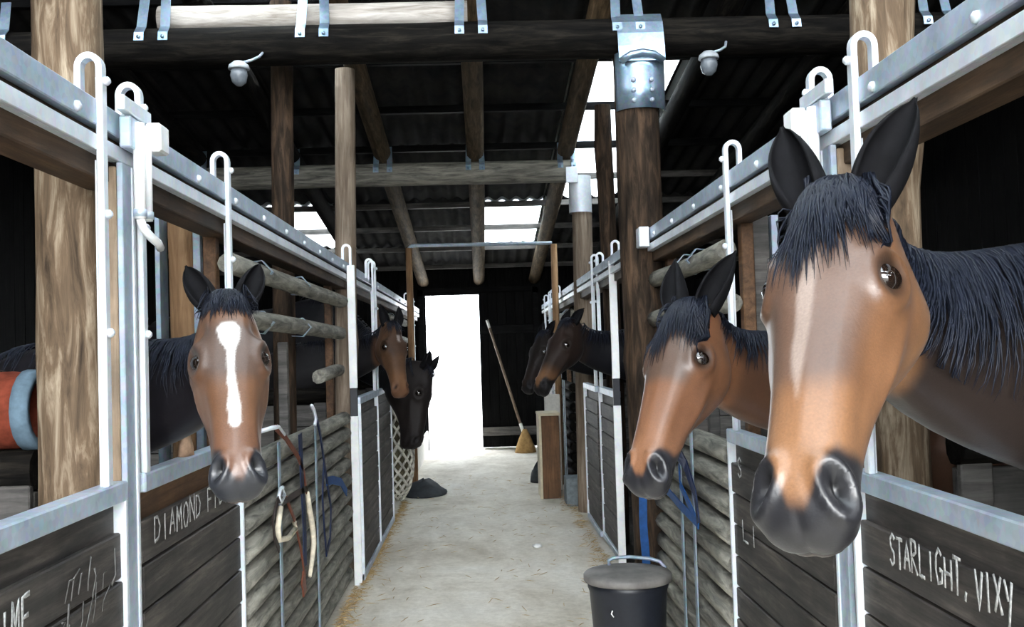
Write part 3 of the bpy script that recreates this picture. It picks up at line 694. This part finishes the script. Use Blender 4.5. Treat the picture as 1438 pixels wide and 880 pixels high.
# hay net on the far left
root = thing('hay_net', 'white cord hay net stuffed with hay on the far left stall front', 'hay net', (-0.86, 10.2, 0.12))
hx, hy = -0.90, 10.25
prof = [(0.03, 1.28), (0.07, 1.2), (0.13, 1.05), (0.165, 0.85), (0.175, 0.62), (0.165, 0.42), (0.13, 0.26), (0.06, 0.15)]
def hr(u):
    u *= len(prof)-1; i = min(int(u), len(prof)-2); q = u-i
    return prof[i][0]+(prof[i+1][0]-prof[i][0])*q, prof[i][1]+(prof[i+1][1]-prof[i][1])*q
MB().loft([[(hx+hr(u/14)[0]*(1+0.1*mnoise.noise(V((j, u, 1))))*math.cos(2*math.pi*j/18), hy+1.7*hr(u/14)[0]*math.sin(2*math.pi*j/18), hr(u/14)[1]) for j in range(18)] for u in range(15)]).build('hay', 'hay', root)
mb = MB()
for k in range(12):
    for sg in (1, -1):
        mb.tube([(hx+1.06*hr(u/24)[0]*math.cos(2*math.pi*(k/12+sg*u/24*0.9)), hy+1.8*hr(u/24)[0]*math.sin(2*math.pi*(k/12+sg*u/24*0.9)), hr(u/24)[1]) for u in range(25)], [0.012+0.014*max(0, mnoise.noise(V((k*3.1, u*.6, sg)))) for u in range(25)], 5)
mb.build('net', 'net_cord', root, kind='stuff')

# folded dark sacks on the floor at the far left
def lump(name, c, sx_, sy_, h, mat, seed, label, cat):
    rings = []; n = 18
    for i in range(8):
        u = i/7; r = math.cos(u*math.pi/2)**0.6; rings.append([(c[0]+sx_*r*math.cos(2*math.pi*j/n)*(1+.15*mnoise.noise(V((j*.7, u*2, seed)))), c[1]+sy_*r*math.sin(2*math.pi*j/n)*(1+.15*mnoise.noise(V((seed, j*.6, u)))), c[2]+h*u*(1+.25*mnoise.noise(V((j*.5, u*3, seed+4))))) for j in range(n)])
    return tag(MB().loft(rings).build(name, mat), label, cat)
lump('folded_sack', (-0.70, 11.55, 0.002), 0.26, 0.30, 0.17, 'sack', 3, 'dark crumpled sack lying on the floor below the hay net', 'sack')
lump('feed_pile', (0.66, 12.3, 0.002), 0.10, 0.14, 0.22, 'sack', 9, 'small dark sack on the floor behind the plywood cupboard', 'sack')

lump('chewed_block', (-0.962, 3.27, 1.336), 0.022, 0.05, 0.085, 'pink_wood', 5, 'small pinkish chewed wood block on the rail beside the blazed horse', 'wood block')
# plywood cupboard, concrete block, white plank on the right
root = thing('cupboard', 'tall narrow brown plywood cupboard with a cream front standing in the aisle', 'cupboard', (0.72, 11.1, 0))
MB().box(0.635, 0.83, 10.9, 11.3, 0.0, 0.90, 0.004).build('carcass', 'plywood_brown', root)
MB().box(0.605, 0.635, 10.89, 11.31, 0.0, 0.915, 0.004).build('door', 'cream_board', root)
MB().box(0.60, 0.84, 10.885, 11.32, 0.90, 0.93, 0.004).build('top', 'cream_board', root)
tag(MB().box(0.72, 0.90, 11.55, 11.62, 0.0, 1.10, 0.006).build('white_plank', 'white_board'), 'white upright plank standing behind the plywood cupboard', 'plank')
root = thing('concrete_block', 'grey concrete block on the floor beside the plywood cupboard', 'block', (0.93, 10.5, 0))
MB().box(0.845, 1.02, 10.35, 10.7, 0.0, 0.28, 0.006).build('block', 'block_grey', root)
for z in (0.06, 0.17): MB().box(0.975, 1.015, 10.33, 10.352, z, z+0.055, 0.004).build('white_marker', 'white_board', root)
# broom leaning on the dark door
root = thing('broom', 'long-handled broom leaning across the dark barn door', 'broom', (0.60, 15.9, 0))
MB().tube([(0.62, 15.85, 0.36), (0.12, 16.42, 2.12)], 0.022, 8).build('handle', 'broom_handle', root)
MB().tube([(0.157, 16.378, 1.99), (0.119, 16.42, 2.122)], 0.024, 8).build('handle_cap', 'white_board', root)
MB().tube([(0.64, 15.83, 0.30), (0.595, 15.878, 0.45)], 0.027, 8).build('ferrule', 'white_board', root)
MB().lathe(0.66, 15.8, [(0.17, 0.003), (0.15, 0.08), (0.10, 0.22), (0.05, 0.33), (0.03, 0.37)], 16).build('bristles', 'broom_bristle', root)
# white litter on the floor
tag(MB().loft([[(0.42+r*math.cos(2*math.pi*j/9)*(1+.2*math.sin(j*2.2)), 8.3+1.5*r*math.sin(2*math.pi*j/9), 0.004+z) for j in range(9)] for r, z in ((0.04, 0.0), (0.038, 0.012), (0.02, 0.02))]).build('paper_scrap', 'paper'), 'small white paper scrap on the concrete aisle floor', 'paper')
# white kickboard along the far left
o = MB().box(-0.93, -0.90, 12.6, 16.4, 0.0, 0.34, 0.004).build('baseboard_left', 'white_board'); o['kind'] = 'structure'

# dark barn door, right half of the back opening
root = bpy.data.objects.new('door_1', None); COL.objects.link(root); root.location = (0.44, 16.52, 0.02); root['kind'] = 'structure'
me = None
for i in range(6):
    w = 0.90/6; x = -0.01+w*(i+0.5)
    if me is None:
        m_ = MB().box(-w/2+0.003, w/2-0.003, -0.015, 0.015, 0, 2.56, 0.003); me = bpy.data.meshes.new('plank'); me.from_pydata(m_.v, [], m_.f); me.materials.append(MATS['plank_dark'])
    shared('plank', me, root, (x, 16.52+R.uniform(-.003, .003), 0.03))
MB().box(-0.01, 0.89, 16.54, 16.555, 0.03, 2.60).build('backing', 'plank_dark', root)  # sheet added to block daylight between the door planks
for z in (0.22, 1.9): MB().box(-0.01, 0.89, 16.47, 16.504, z, z+0.14, 0.004).build('ledge', 'plank_stall' if z < 1 else 'plank_dark_x', root)
tag(MB().box(0.02, 0.86, 16.5, 16.56, 0.002, 0.024, 0.003).build('door_sill', 'white_board'), 'pale strip on the floor under the dark barn door', 'sill')

# pipe frame across the aisle
root = thing('pipe_frame', 'thin steel pipe bridging the aisle high up on two brown legs', 'frame', (0, 12.0, 2.3))
pp = [(-0.83, 12, 2.86)]+[(-0.83+0.06*(1-math.cos(a)), 12, 2.86+0.06*math.sin(a)) for a in (0.4, 0.8, 1.2, 1.57)]+[(0.9, 12, 2.905)]
MB().tube(pp, 0.022, 8).build('pipe', 'galvanised', root)
for x in (-0.83, 0.92): MB().tube([(x, 12, -0.03), (x, 12, 2.89)], 0.04, 10).build('leg', 'log_fresh', root)

# bulkhead lamps under the near beam
for X, lab in ((-1.33, 'small enamel stable lamp on a curved arm under the left end of the beam'), (1.37, 'small pale stable lamp under the right end of the beam')):
    root = thing('stable_lamp', lab, 'lamp', (X, 5.68, 3.2))
    MB().lathe(X, 5.68, [(0.001, 3.33), (0.03, 3.33), (0.055, 3.31), (0.06, 3.29), (0.058, 3.285), (0.001, 3.288)], 16).build('shade', 'lamp_enamel', root)
    MB().lathe(X, 5.68, [(0.045, 3.287), (0.05, 3.25), (0.04, 3.21), (0.015, 3.19), (0.001, 3.188)], 16).build('glass', 'lamp_glass', root)
    MB().tube([(X+0.02, 5.68, 3.325), (X+0.07, 5.69, 3.34), (X+0.11, 5.72, 3.37), (X+0.125, 5.76, 3.41)], 0.008, 6).build('arm', 'galvanised', root)
# steel fixing bolts on the wall plate over the far doorway
for x in (-0.92, 0.0, 0.92):
    for dx in (-0.13, 0.13):
        pass

# straw along the edges of the aisle
mb = MB(); rr = random.Random(3)
for k in range(1500):
    side = rr.random()
    if side < 0.62: x = -0.93+abs(rr.gauss(0, 0.055)); y = rr.uniform(4.6, 11.0); x = max(x, -0.88) if y > 7.1 else x
    elif side < 0.85: x = 0.93-abs(rr.gauss(0, 0.06)); y = rr.uniform(5.5, 11)
    else: x = rr.uniform(-0.8, 0.8); y = rr.uniform(4.5, 13)
    a = rr.uniform(0, 3.14); l = rr.uniform(0.02, 0.06); z = 0.009+rr.random()*0.012; w = 0.0022
    dx, dy = math.cos(a)*l, math.sin(a)*l; nx_, ny_ = -math.sin(a)*w, math.cos(a)*w
    mb.add([(x-dx+nx_, y-dy+ny_, z), (x-dx-nx_, y-dy-ny_, z), (x+dx-nx_, y+dy-ny_, z+0.004), (x+dx+nx_, y+dy+ny_, z+0.004), (x, y, z+0.006)], [(0, 1, 4), (1, 2, 4), (2, 3, 4), (3, 0, 4)], True)
o = mb.build('straw', 'straw', None, 'loose straw scattered along the edges of the concrete aisle', 'stuff'); o['category'] = 'straw'

# ------------------------------------------------------------------ horses
def sstep(a, b, x):
    t = np.clip((x-a)/(b-a), 0, 1); return t*t*(3-2*t)
HEAD = [  # t, dorsal, ventral, half width (metres for a 0.60 m head)
 (-.040, -.055, -.150, .040), (-.015, -.022, -.180, .062), (.02, -.004, -.205, .074), (.06, .004, -.228, .085), (.11, .008, -.252, .098), (.16, .010, -.266, .106),
 (.20, .009, -.266, .108), (.235, .007, -.257, .105), (.27, .004, -.240, .099), (.31, .000, -.214, .091), (.36, -.003, -.184, .081), (.41, -.006, -.161, .073),
 (.46, -.009, -.147, .068), (.50, -.012, -.138, .067), (.535, -.016, -.134, .070), (.565, -.025, -.132, .072), (.585, -.038, -.130, .067), (.60, -.055, -.126, .054), (.61, -.075, -.116, .034)]
VB = [0, .03, .08, .16, .27, .40, .54, .68, .80, .90, .97, 1.0]
WB_BACK = [0, .44, .62, .76, .89, .97, 1.0, .93, .80, .58, .30, 0]      # skull: broad brow, narrow jaw edge
WB_FRONT = [0, .46, .66, .83, .95, 1.0, .98, .91, .79, .60, .33, 0]      # muzzle: rounder
def build_horse(label, poll, muz, nrm, base, heading, col, voxel, name='horse', ear=None, forelock=None, mane=None, blaze=None, neckctl=0.33, neck_w=1.0, seed=1, k=None, jaw=1.0, body_z=0.0, et=.205, deep=1.0, neck_h=1.0):
    poll, muz = V(poll), V(muz); a = (muz-poll); L = a.length; a.normalize()
    n = V(nrm); n = (n-n.dot(a)*a).normalized(); l = n.cross(a)
    k = L/0.60 if k is None else k
    W = lambda t, d, w: poll + k*(t*a + d*n + w*l)
    mb = MB()
    rings = []
    for t, dt, dv, hw in HEAD:
        q = min(max((t-.25)/.2, 0), 1); wp = [b_+(f_-b_)*q for b_, f_ in zip(WB_BACK, WB_FRONT)]
        dv = dv*deep; pos = [W(t, dt+(dv-dt)*v, hw*w) for v, w in zip(VB, wp)]
        neg = [W(t, dt+(dv-dt)*v, -hw*w) for v, w in zip(VB, wp)]
        rings.append(pos + neg[-2:0:-1])
    mb.loft(rings)
    # neck
    h = V((heading[0], heading[1], 0)).normalized(); lat = V((-h.y, h.x, 0))
    base = V(base); J = W(.055, -.125, 0)
    c0 = base; c3 = J; d1 = (h*0.75+V((0, 0, 0.55))).normalized(); d2 = (n*0.80-a*0.35).normalized()
    dist = (c3-c0).length
    c1 = c0+d1*dist*neckctl; c2 = c3-d2*dist*neckctl
    bez = lambda u: c0*(1-u)**3+3*c1*u*(1-u)**2+3*c2*u*u*(1-u)+c3*u**3
    nr = []; crest = []; N = 16
    for i in range(N+1):
        u = i/N; p = bez(u); tg = (bez(min(u+.01, 1))-bez(max(u-.01, 0))).normalized()
        up0 = V((0, 0, 1))*(1-u)+h*(-.35)*(1-u)+(-a*0.95+n*0.15)*u
        up = (up0-up0.dot(tg)*tg).normalized(); sd = tg.cross(up)
        H_ = (0.30*neck_h*(1-u)**1.4+0.118*u**0.8 + 0.02*u*(1-u))*k*0.98; Wd = (0.165*(1-u)**1.5+0.062*u**0.6+0.03*u*(1-u))*k*neck_w
        ring = []
        for j in range(22):
            th = 2*math.pi*j/22; cz = math.sin(th); cw = math.cos(th)*(1-0.28*max(cz, 0))
            ring.append(p+up*H_*cz+sd*Wd*cw)
        nr.append(ring); crest.append((p.copy(), up.copy(), sd.copy(), H_, Wd))
    mb.loft(nr)
    # trunk behind the shoulder
    w0 = base - h*0.02; zc0 = 1.13*k+body_z
    TR = [(0.20, .06, .10, .10), (0.12, .02, .25, .17), (0.0, .0, .33, .23), (-.20, .02, .36, .26), (-.50, .02, .345, .29), (-.80, .02, .335, .30), (-1.05, .05, .32, .29), (-1.25, .06, .27, .25), (-1.38, .05, .17, .16), (-1.43, .05, .06, .06)]
    tr = []
    for s_, dz, hh, ww in TR:
        cpos = V((w0.x, w0.y, zc0+dz*k))+h*s_*k
        tr.append([cpos+V((0, 0, hh*k*math.sin(2*math.pi*j/22)))+lat*ww*k*math.cos(2*math.pi*j/22) for j in range(22)])
    mb.loft(tr)
    for sg in (-1, 1):      # legs
        for s_, pts in ((-.02, [(0.0, 1.05, .12), (-.02, .82, .085), (0.0, .62, .062), (.01, .48, .054), (0, .44, .046), (0, .20, .034), (.0, .14, .044), (.04, .075, .036), (.06, .05, .055), (.07, 0, .066)]),
                        (-1.15, [(0, 1.12, .19), (.06, .92, .13), (-.02, .70, .075), (-.14, .55, .055), (-.13, .46, .045), (-.10, .22, .036), (-.09, .15, .045), (-.05, .08, .037), (-.03, .05, .056), (-.02, 0, .067)])):
            lc = V((w0.x, w0.y, 0))+h*s_*k+lat*sg*0.145*k
            zs = (zc0/(1.13*k))
            mb.tube([lc+h*o_*k+V((0, 0, -0.03+z_*k*zs)) for o_, z_, r_ in pts], [r_*k for _, _, r_ in pts], 12, up=h)
    me0 = bpy.data.meshes.new('tmp'); me0.from_pydata(mb.v, [], mb.f)
    bm = bmesh.new(); bm.from_mesh(me0); bmesh.ops.recalc_face_normals(bm, faces=bm.faces); bm.to_mesh(me0); bm.free()
    ob = bpy.data.objects.new('tmp', me0); COL.objects.link(ob)
    md = ob.modifiers.new('r', 'REMESH'); md.mode = 'VOXEL'; md.voxel_size = voxel
    sm = ob.modifiers.new('s', 'SMOOTH'); sm.factor = 0.5; sm.iterations = max(3, int(0.055/voxel))
    dg = bpy.context.evaluated_depsgraph_get(); me = bpy.data.meshes.new_from_object(ob.evaluated_get(dg))
    bpy.data.objects.remove(ob); bpy.data.meshes.remove(me0)
    nv = len(me.vertices); co = np.empty(nv*3); me.vertices.foreach_get('co', co); co = co.reshape(-1, 3)
    no = np.empty(nv*3); me.vertex_normals.foreach_get('vector', no); no = no.reshape(-1, 3)
    rel = (co-np.array(poll))/k; A, Nn, Ll = np.array(a), np.array(n), np.array(l)
    t, d, w = rel@A, rel@Nn, rel@Ll; aw = np.abs(w)
    hm = 1-sstep(0.9, 1.35, np.sqrt(((t-.30)/.36)**2+((d+.10)/.20)**2+(w/.13)**2))
    disp = np.zeros(nv)
    g = lambda ct, cd, cw, st, sd_, sw: np.exp(-((t-ct)/st)**2-((d-cd)/sd_)**2-((aw-cw)/sw)**2)
    bv0 = BVHTree.FromPolygons([tuple(p) for p in co], [tuple(p.vertices) for p in me.polygons])
    ET = et
    def eye_ray(bv, sg):
        o_ = (l*sg*.84+n*.55).normalized(); q = W(ET, -.105, 0)
        hit = bv.ray_cast(q+o_*.4*k, -o_); return hit[0], o_
    def nos_ray(bv, sg):
        o_ = (l*sg*.72+n*.62+a*.20).normalized(); q = W(.53, -.080, 0)
        hit = bv.ray_cast(q+o_*.3*k, -o_); return hit[0], o_
    er = np.full(nv, 9.0); nl = np.full(nv, 9.0)
    for sg in (1, -1):
        e_, o_ = eye_ray(bv0, sg); dv = (co-np.array(e_))/k
        er = np.minimum(er, np.sqrt(((dv@A)/1.2)**2+(dv@np.array(n.cross(a)))**2+(dv@Nn)**2))
        q_, o2 = nos_ray(bv0, sg); dv = (co-np.array(q_))/k
        e1 = (a*.75+l*sg*.55-n*.25); e1 = (e1-e1.dot(o2)*o2).normalized(); e2 = o2.cross(e1)
        nl = np.minimum(nl, np.sqrt((dv@np.array(e1)/.026)**2+(dv@np.array(e2)/.014)**2+(dv@np.array(o2)/.06)**2))
    front = 1.0; side = 1.0
    disp += hm*(0.009*np.exp(-((er-.037)/.012)**2) - 0.009*np.exp(-(er/.021)**2))
    disp += 0.011*hm*np.exp(-(er/.055)**2)                             # orbit
    disp += 0.008*g(ET-.035, -.030, .085, .030, .020, .04)            # brow
    disp -= 0.012*g(.125, -.035, .075, .032, .024, .035)              # hollow above the eye
    disp += 0.008*g(.315, -.105, .085, .075, .016, .05)               # facial crest
    disp -= 0.008*g(.37, -.150, .07, .10, .030, .05)                  # cheek hollow below the crest
    disp += 0.012*g(.17, -.185, .10, .08, .05, .06)*jaw               # jowl
    disp -= 0.006*g(.40, -.055, .07, .10, .022, .03)                  # side of the nose
    disp += 0.003*g(.40, -.01, .0, .14, .02, .022)                    # nasal bone
    disp += hm*(-0.022*np.exp(-(nl/0.85)**2)+0.009*np.exp(-((nl-1.55)/.50)**2))
    mline = np.exp(-((d+.108-(.60-t)*0.18)/.006)**2)*sstep(.50, .53, t)*(1-sstep(.65, .7, t))
    disp -= 0.006*mline
    disp += 0.007*g(.575, -.132, .0, .03, .02, .045)                  # chin
    disp -= 0.006*np.exp(-((w)/.007)**2)*sstep(.565, .59, t)*hm*0.5    # philtrum
    co = co+no*(disp*hm*k)[:, None]
    me.vertices.foreach_set('co', co.reshape(-1)); me.update()
    # coat colours: markings of the animal, plus some light and shade put into the tones
    C = lambda c: np.array(c)[None, :]
    rgb = np.repeat(C(col['face']), nv, 0)
    def mixc(c, f):
        nonlocal rgb
        f = np.clip(f, 0, 1)[:, None]; rgb = rgb*(1-f)+C(c)*f
    nsv = np.array([mnoise.noise(V(p)*22) for p in rel]) if nv < 400000 else np.zeros(nv)
    ns2 = np.array([mnoise.noise(V(p)*7) for p in rel])
    mixc(col['fore'], sstep(.05, -.0, np.abs(t-col.get('fore_t', .20))-col.get('fore_l', .07)+.03*ns2)*sstep(-.05, -.01, d)*0.75*col.get('fore_amt', 1))
    mixc(col['nose'], sstep(.36, .5, t)*0.8)
    mixc(col['jaw'], sstep(-.10, -.17, d+.02*ns2)*sstep(.42, .30, t)*0.6)
    edge = .568-.082*sstep(.008, .050, aw)+.008*nsv-.10*sstep(-.075, -.115, d)*0.3
    mixc(col['muzzle'], sstep(edge-.012, edge+.014, t))
    mixc(col['lip'], sstep(-.112, -.122, d)*sstep(.50, .54, t)*0.8)
    mixc((.004, .004, .005), side*np.exp(-(nl/0.8)**4)*hm)
    mixc((.012, .008, .006), front*np.exp(-(er/.034)**4)*hm*0.95)
    if blaze is not None:
        bw = np.interp(t, blaze[0], blaze[1]); mixc(col.get('blaze', (.85, .83, .80)), sstep(.006, -.004, np.abs(w-blaze[2]+.004*nsv)-bw-.004*nsv)*sstep(-.06, -.03, d)*sstep(blaze[0][0]-.01, blaze[0][0]+.005, t)*blaze[3]*sstep(blaze[0][-1]+.004, blaze[0][-1]-.006, t))
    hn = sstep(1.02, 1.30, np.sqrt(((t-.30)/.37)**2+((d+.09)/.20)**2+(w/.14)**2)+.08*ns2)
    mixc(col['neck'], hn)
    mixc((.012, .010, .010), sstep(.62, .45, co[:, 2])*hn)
    ca = me.color_attributes.new('coat', 'FLOAT_COLOR', 'POINT')
    ca.data.foreach_set('color', np.concatenate([rgb, np.ones((nv, 1))], 1).astype(np.float32).reshape(-1))
    me.polygons.foreach_set('use_smooth', [True]*len(me.polygons)); me.materials.clear(); me.materials.append(MATS[col.get('mat', 'coat')])
    # the thing: body mesh with eyes, ears and hair as its children
    org = V((w0.x-h.x*0.5, w0.y-h.y*0.5, 0))
    root = thing(name, label, 'horse', org)
    me.transform(Matrix.Translation(-org)); me.name = 'body'
    body = bpy.data.objects.new('body', me); COL.objects.link(body); body.parent = root
    vsb = [tuple(p) for p in co]; bvh = BVHTree.FromPolygons(vsb, [tuple(p.vertices) for p in me.polygons])
    for sg in (1, -1):
        e_, o_ = eye_ray(bvh, sg); c = e_-o_*0.0125*k; r = .0275*k
        x_ = (a-a.dot(o_)*o_).normalized(); y_ = o_.cross(x_)
        MB().loft([[c+r*(math.sin(ph)*math.cos(th)*x_*0.95+math.sin(ph)*math.sin(th)*y_*1.15+math.cos(ph)*o_) for th in [2*math.pi*j/18 for j in range(18)]] for ph in [math.pi*(i+.02)/10.04 for i in range(11)]]).build('eye', 'eye_dark', root)
        # ear
        er_ = ear or {}
        ln = er_.get('len', .175)*k; base_e = W(.012, -.045, sg*.048)
        dirv = (-a*1.0+l*sg*er_.get('spread', .28)+n*er_.get('fwd', .12)).normalized()
        op = (n*1.0+l*sg*er_.get('open', .35)); op = (op-op.dot(dirv)*dirv).normalized(); si = dirv.cross(op)
        eo = MB(); outer = []; M_ = 15
        for i in range(15):
            u = i/14; rad = .046*k*er_.get('w', 1.0)*(0.70+1.0*u-2.0*u*u+0.30*u**3+0.04)*(1 if u < .9 else max(.12, (1-u)/.1)) if u < 1 else .002*k
            rad = max(rad, .003*k)
            cen = base_e+dirv*ln*u+op*(-0.012*k+0.020*k*math.sin(u*2.6))+l*sg*(-.012*k*u*u)
            span = 2.45-0.75*u
            ring = [cen-op*rad*math.cos(th)*0.95+si*rad*math.sin(th) for th in [-span+2*span*j/(M_-1) for j in range(M_)]]
            inn = [cen+(p-cen)*0.82+op*0.002*k for p in ring]
            outer.append(ring+inn[::-1])
        eo.loft(outer); eo.build('ear', er_.get('mat', 'ear_dark'), root)
    rr = random.Random(seed)
    # forelock
    if forelock:
        mbh = MB(); th_ = forelock.get('thick', 1)
        for q in range(forelock['n']):
            lock = rr.random()
            w_0 = rr.uniform(-.055, .055); t_0 = rr.uniform(-.035, .02)
            T = (forelock['t0']+(forelock['t1']-forelock['t0'])*rr.random())*(.62+1.0*max(0, .5+mnoise.noise(V((w_0*55, seed*3.1, .3)))))*(1-.3*abs(w_0)/.055*rr.random()); w_1 = w_0*forelock.get('spread', 1.3)+rr.gauss(forelock.get('shift', 0), forelock.get('dev', .012))
            w_1 = round(w_1/.012)*.012*.6+w_1*.4          # strands gather into locks
            ph = rr.uniform(0, 6.28); pts = []; lf = rr.uniform(.5, 1)
            for i in range(9):
                u = i/8; tt = t_0+(T-t_0)*u; ww = max(-.088, min(.088, w_0+(w_1-w_0)*u**1.2+.003*math.sin(u*5+ph)))
                hit = bvh.ray_cast(W(tt, .25, ww), -n)
                p = hit[0] if hit[0] is not None else W(tt, -.03, ww)
                if (p-W(tt, 0, ww)).dot(n) < -.07*k: p = W(tt, -.045, ww)
                pts.append(p+n*(.003+.013*math.sin(u*2.7+.35)*lf)*k)
            rad = rr.uniform(.0014, .0030)*k*th_
            mbh.tube(pts, [rad if i < 5 else rad*(1-(i-4)/4.3) for i in range(9)], 4)
        mbh.build('forelock', 'hair_black', root, kind='stuff')
    if mane:
        mbh = MB(); sgm = mane['side']
        for q in range(mane['n']):
            u = rr.uniform(.05, 1.03)**0.8; f_ = min(u, 1)*N; i0 = min(int(f_), N-1); qf = f_-i0
            A_, B_ = crest[i0], crest[i0+1]
            p = A_[0].lerp(B_[0], qf); up = A_[1].lerp(B_[1], qf).normalized(); sd = A_[2].lerp(B_[2], qf).normalized(); H_ = A_[3]+(B_[3]-A_[3])*qf; Wd = A_[4]+(B_[4]-A_[4])*qf
            sg = sgm if rr.random() < mane.get('bias', .92) else -sgm
            ln = rr.uniform(.6, 1.15)*mane['len']*k; tg = up.cross(sd); drift = rr.gauss(0, .12); pts = []; start = p+up*(H_+.012*k)
            for i in range(9):
                uu = i/8; th = math.pi/2-(uu*ln/(H_*1.15))*1.0
                off = up*(H_+.016*k)*math.sin(max(th, -.6))+sd*sg*(Wd*(1-0.28*max(math.sin(th), 0))+.014*k+rr.uniform(0, .010)*k)*math.cos(max(th, -.6))
                pts.append(p+off+tg*drift*ln*uu*0.6)
            rad = rr.uniform(.002, .0042)*k
            mbh.tube(pts, [rad if i < 5 else rad*(1-(i-4)/4.3) for i in range(9)], 4)
        mbh.build('mane', 'hair_black', root, kind='stuff')
    # tail
    tb = V((w0.x, w0.y, zc0+.28*k))-h*1.38*k
    MB().tube([tb, tb-h*.08*k+V((0, 0, -.05)), tb-h*.12*k+V((0, 0, -.30)), tb-h*.11*k+V((0, 0, -.85))], [.04*k, .05*k, .06*k, .02*k], 10).build('tail', 'hair_black', root)
    return root

BAY1 = dict(face=(.19, .090, .042), fore=(.085, .052, .040), nose=(.25, .125, .060), jaw=(.22, .11, .047), muzzle=(.018, .018, .021), lip=(.18, .12, .08), neck=(.022, .015, .012), fore_amt=1.0, fore_t=.25, fore_l=.12, blaze=(.62, .52, .46))  # neck tone mixes dark bay coat with painted shade
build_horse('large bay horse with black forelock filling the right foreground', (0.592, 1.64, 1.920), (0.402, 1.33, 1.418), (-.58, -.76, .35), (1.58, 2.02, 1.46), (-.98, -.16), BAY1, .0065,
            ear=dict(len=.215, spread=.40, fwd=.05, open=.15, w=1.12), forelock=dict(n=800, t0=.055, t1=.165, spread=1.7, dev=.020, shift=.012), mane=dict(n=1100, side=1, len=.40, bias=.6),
            blaze=([.10, .16, .30, .42], [.008, .012, .010, .003], -.012, .35), seed=5, body_z=.08, et=.185, jaw=1.8, neck_h=1.22)  # face stripe: faint real marking plus a painted highlight along the nose
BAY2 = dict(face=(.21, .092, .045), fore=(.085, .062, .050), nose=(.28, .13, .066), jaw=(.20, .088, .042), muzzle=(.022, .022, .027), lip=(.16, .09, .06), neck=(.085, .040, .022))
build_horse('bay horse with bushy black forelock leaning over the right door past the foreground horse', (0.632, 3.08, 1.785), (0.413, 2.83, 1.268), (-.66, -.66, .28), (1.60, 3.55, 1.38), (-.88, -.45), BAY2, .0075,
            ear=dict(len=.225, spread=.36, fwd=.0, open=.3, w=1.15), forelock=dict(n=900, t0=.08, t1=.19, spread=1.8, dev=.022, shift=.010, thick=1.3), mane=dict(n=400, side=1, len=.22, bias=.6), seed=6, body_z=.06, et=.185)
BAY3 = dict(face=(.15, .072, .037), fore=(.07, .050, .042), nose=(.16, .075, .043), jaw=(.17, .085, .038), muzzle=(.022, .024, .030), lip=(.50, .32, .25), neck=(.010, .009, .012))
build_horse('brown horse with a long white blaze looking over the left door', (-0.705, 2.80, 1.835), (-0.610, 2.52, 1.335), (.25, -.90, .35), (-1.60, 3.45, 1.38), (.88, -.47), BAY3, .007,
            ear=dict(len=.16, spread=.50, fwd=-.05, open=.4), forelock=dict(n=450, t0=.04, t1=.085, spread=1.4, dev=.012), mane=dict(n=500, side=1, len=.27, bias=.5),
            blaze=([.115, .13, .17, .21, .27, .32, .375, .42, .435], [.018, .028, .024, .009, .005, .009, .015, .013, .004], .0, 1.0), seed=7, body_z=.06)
DK1 = dict(mat='coat_dark', face=(.085, .045, .025), fore=(.05, .03, .022), nose=(.16, .08, .04), jaw=(.10, .05, .03), muzzle=(.14, .07, .04), lip=(.12, .06, .04), neck=(.010, .009, .010), blaze=(.3, .26, .24))
build_horse('dark bay horse with pricked ears over the farther left door', (-0.665, 7.80, 1.885), (-0.585, 7.56, 1.345), (.50, -.80, .3), (-1.60, 8.1, 1.40), (.9, -.42), DK1, .014,
            ear=dict(len=.19, spread=.25, fwd=.0), forelock=dict(n=90, t0=.04, t1=.10), mane=dict(n=120, side=1, len=.25), blaze=([.12, .18], [.014, .008], .01, .8), seed=8, body_z=.06)
DK2 = dict(mat='coat_dark', face=(.020, .016, .015), fore=(.018, .015, .015), nose=(.02, .016, .015), jaw=(.02, .016, .015), muzzle=(.016, .013, .013), lip=(.016, .013, .013), neck=(.010, .010, .012))
build_horse('black horse hanging its head low in front of the bright doorway', (-0.42, 8.72, 1.50), (-0.525, 8.60, 0.81), (.90, -.30, -.05), (-1.60, 9.1, 1.79), (.95, -.3), DK2, .014,
            ear=dict(len=.15, spread=.5, fwd=.35), forelock=dict(n=60, t0=.04, t1=.10), mane=dict(n=140, side=1, len=.25), seed=9, neckctl=.40, body_z=.30, neck_w=1.2, deep=1.35)
DK3 = dict(mat='coat_dark', face=(.022, .014, .011), fore=(.024, .014, .011), nose=(.17, .085, .04), jaw=(.015, .011, .010), muzzle=(.014, .013, .013), lip=(.03, .02, .02), neck=(.006, .006, .008))
build_horse('dark horse with a tan nose leaning out over the farther right door', (0.66, 7.72, 1.87), (0.385, 7.52, 1.345), (-.70, -.52, .40), (1.62, 8.0, 1.44), (-.95, -.2), DK3, .014,
            ear=dict(len=.15, spread=.3, fwd=-.15), forelock=dict(n=70, t0=.04, t1=.10), mane=dict(n=120, side=-1, len=.25), seed=10, body_z=.06)
DK4 = dict(mat='coat_dark', face=(.016, .012, .011), fore=(.016, .012, .011), nose=(.025, .016, .013), jaw=(.015, .011, .010), muzzle=(.013, .012, .013), lip=(.015, .013, .013), neck=(.006, .006, .008))
build_horse('nearly black horse mostly hidden behind the tan-nosed horse', (0.55, 8.95, 1.80), (0.345, 8.78, 1.29), (-.70, -.52, .40), (1.62, 9.2, 1.42), (-.95, -.2), DK4, .014,
            ear=dict(len=.15, spread=.3, fwd=-.05), forelock=dict(n=60, t0=.04, t1=.10), mane=dict(n=100, side=-1, len=.25), seed=11, body_z=.06)
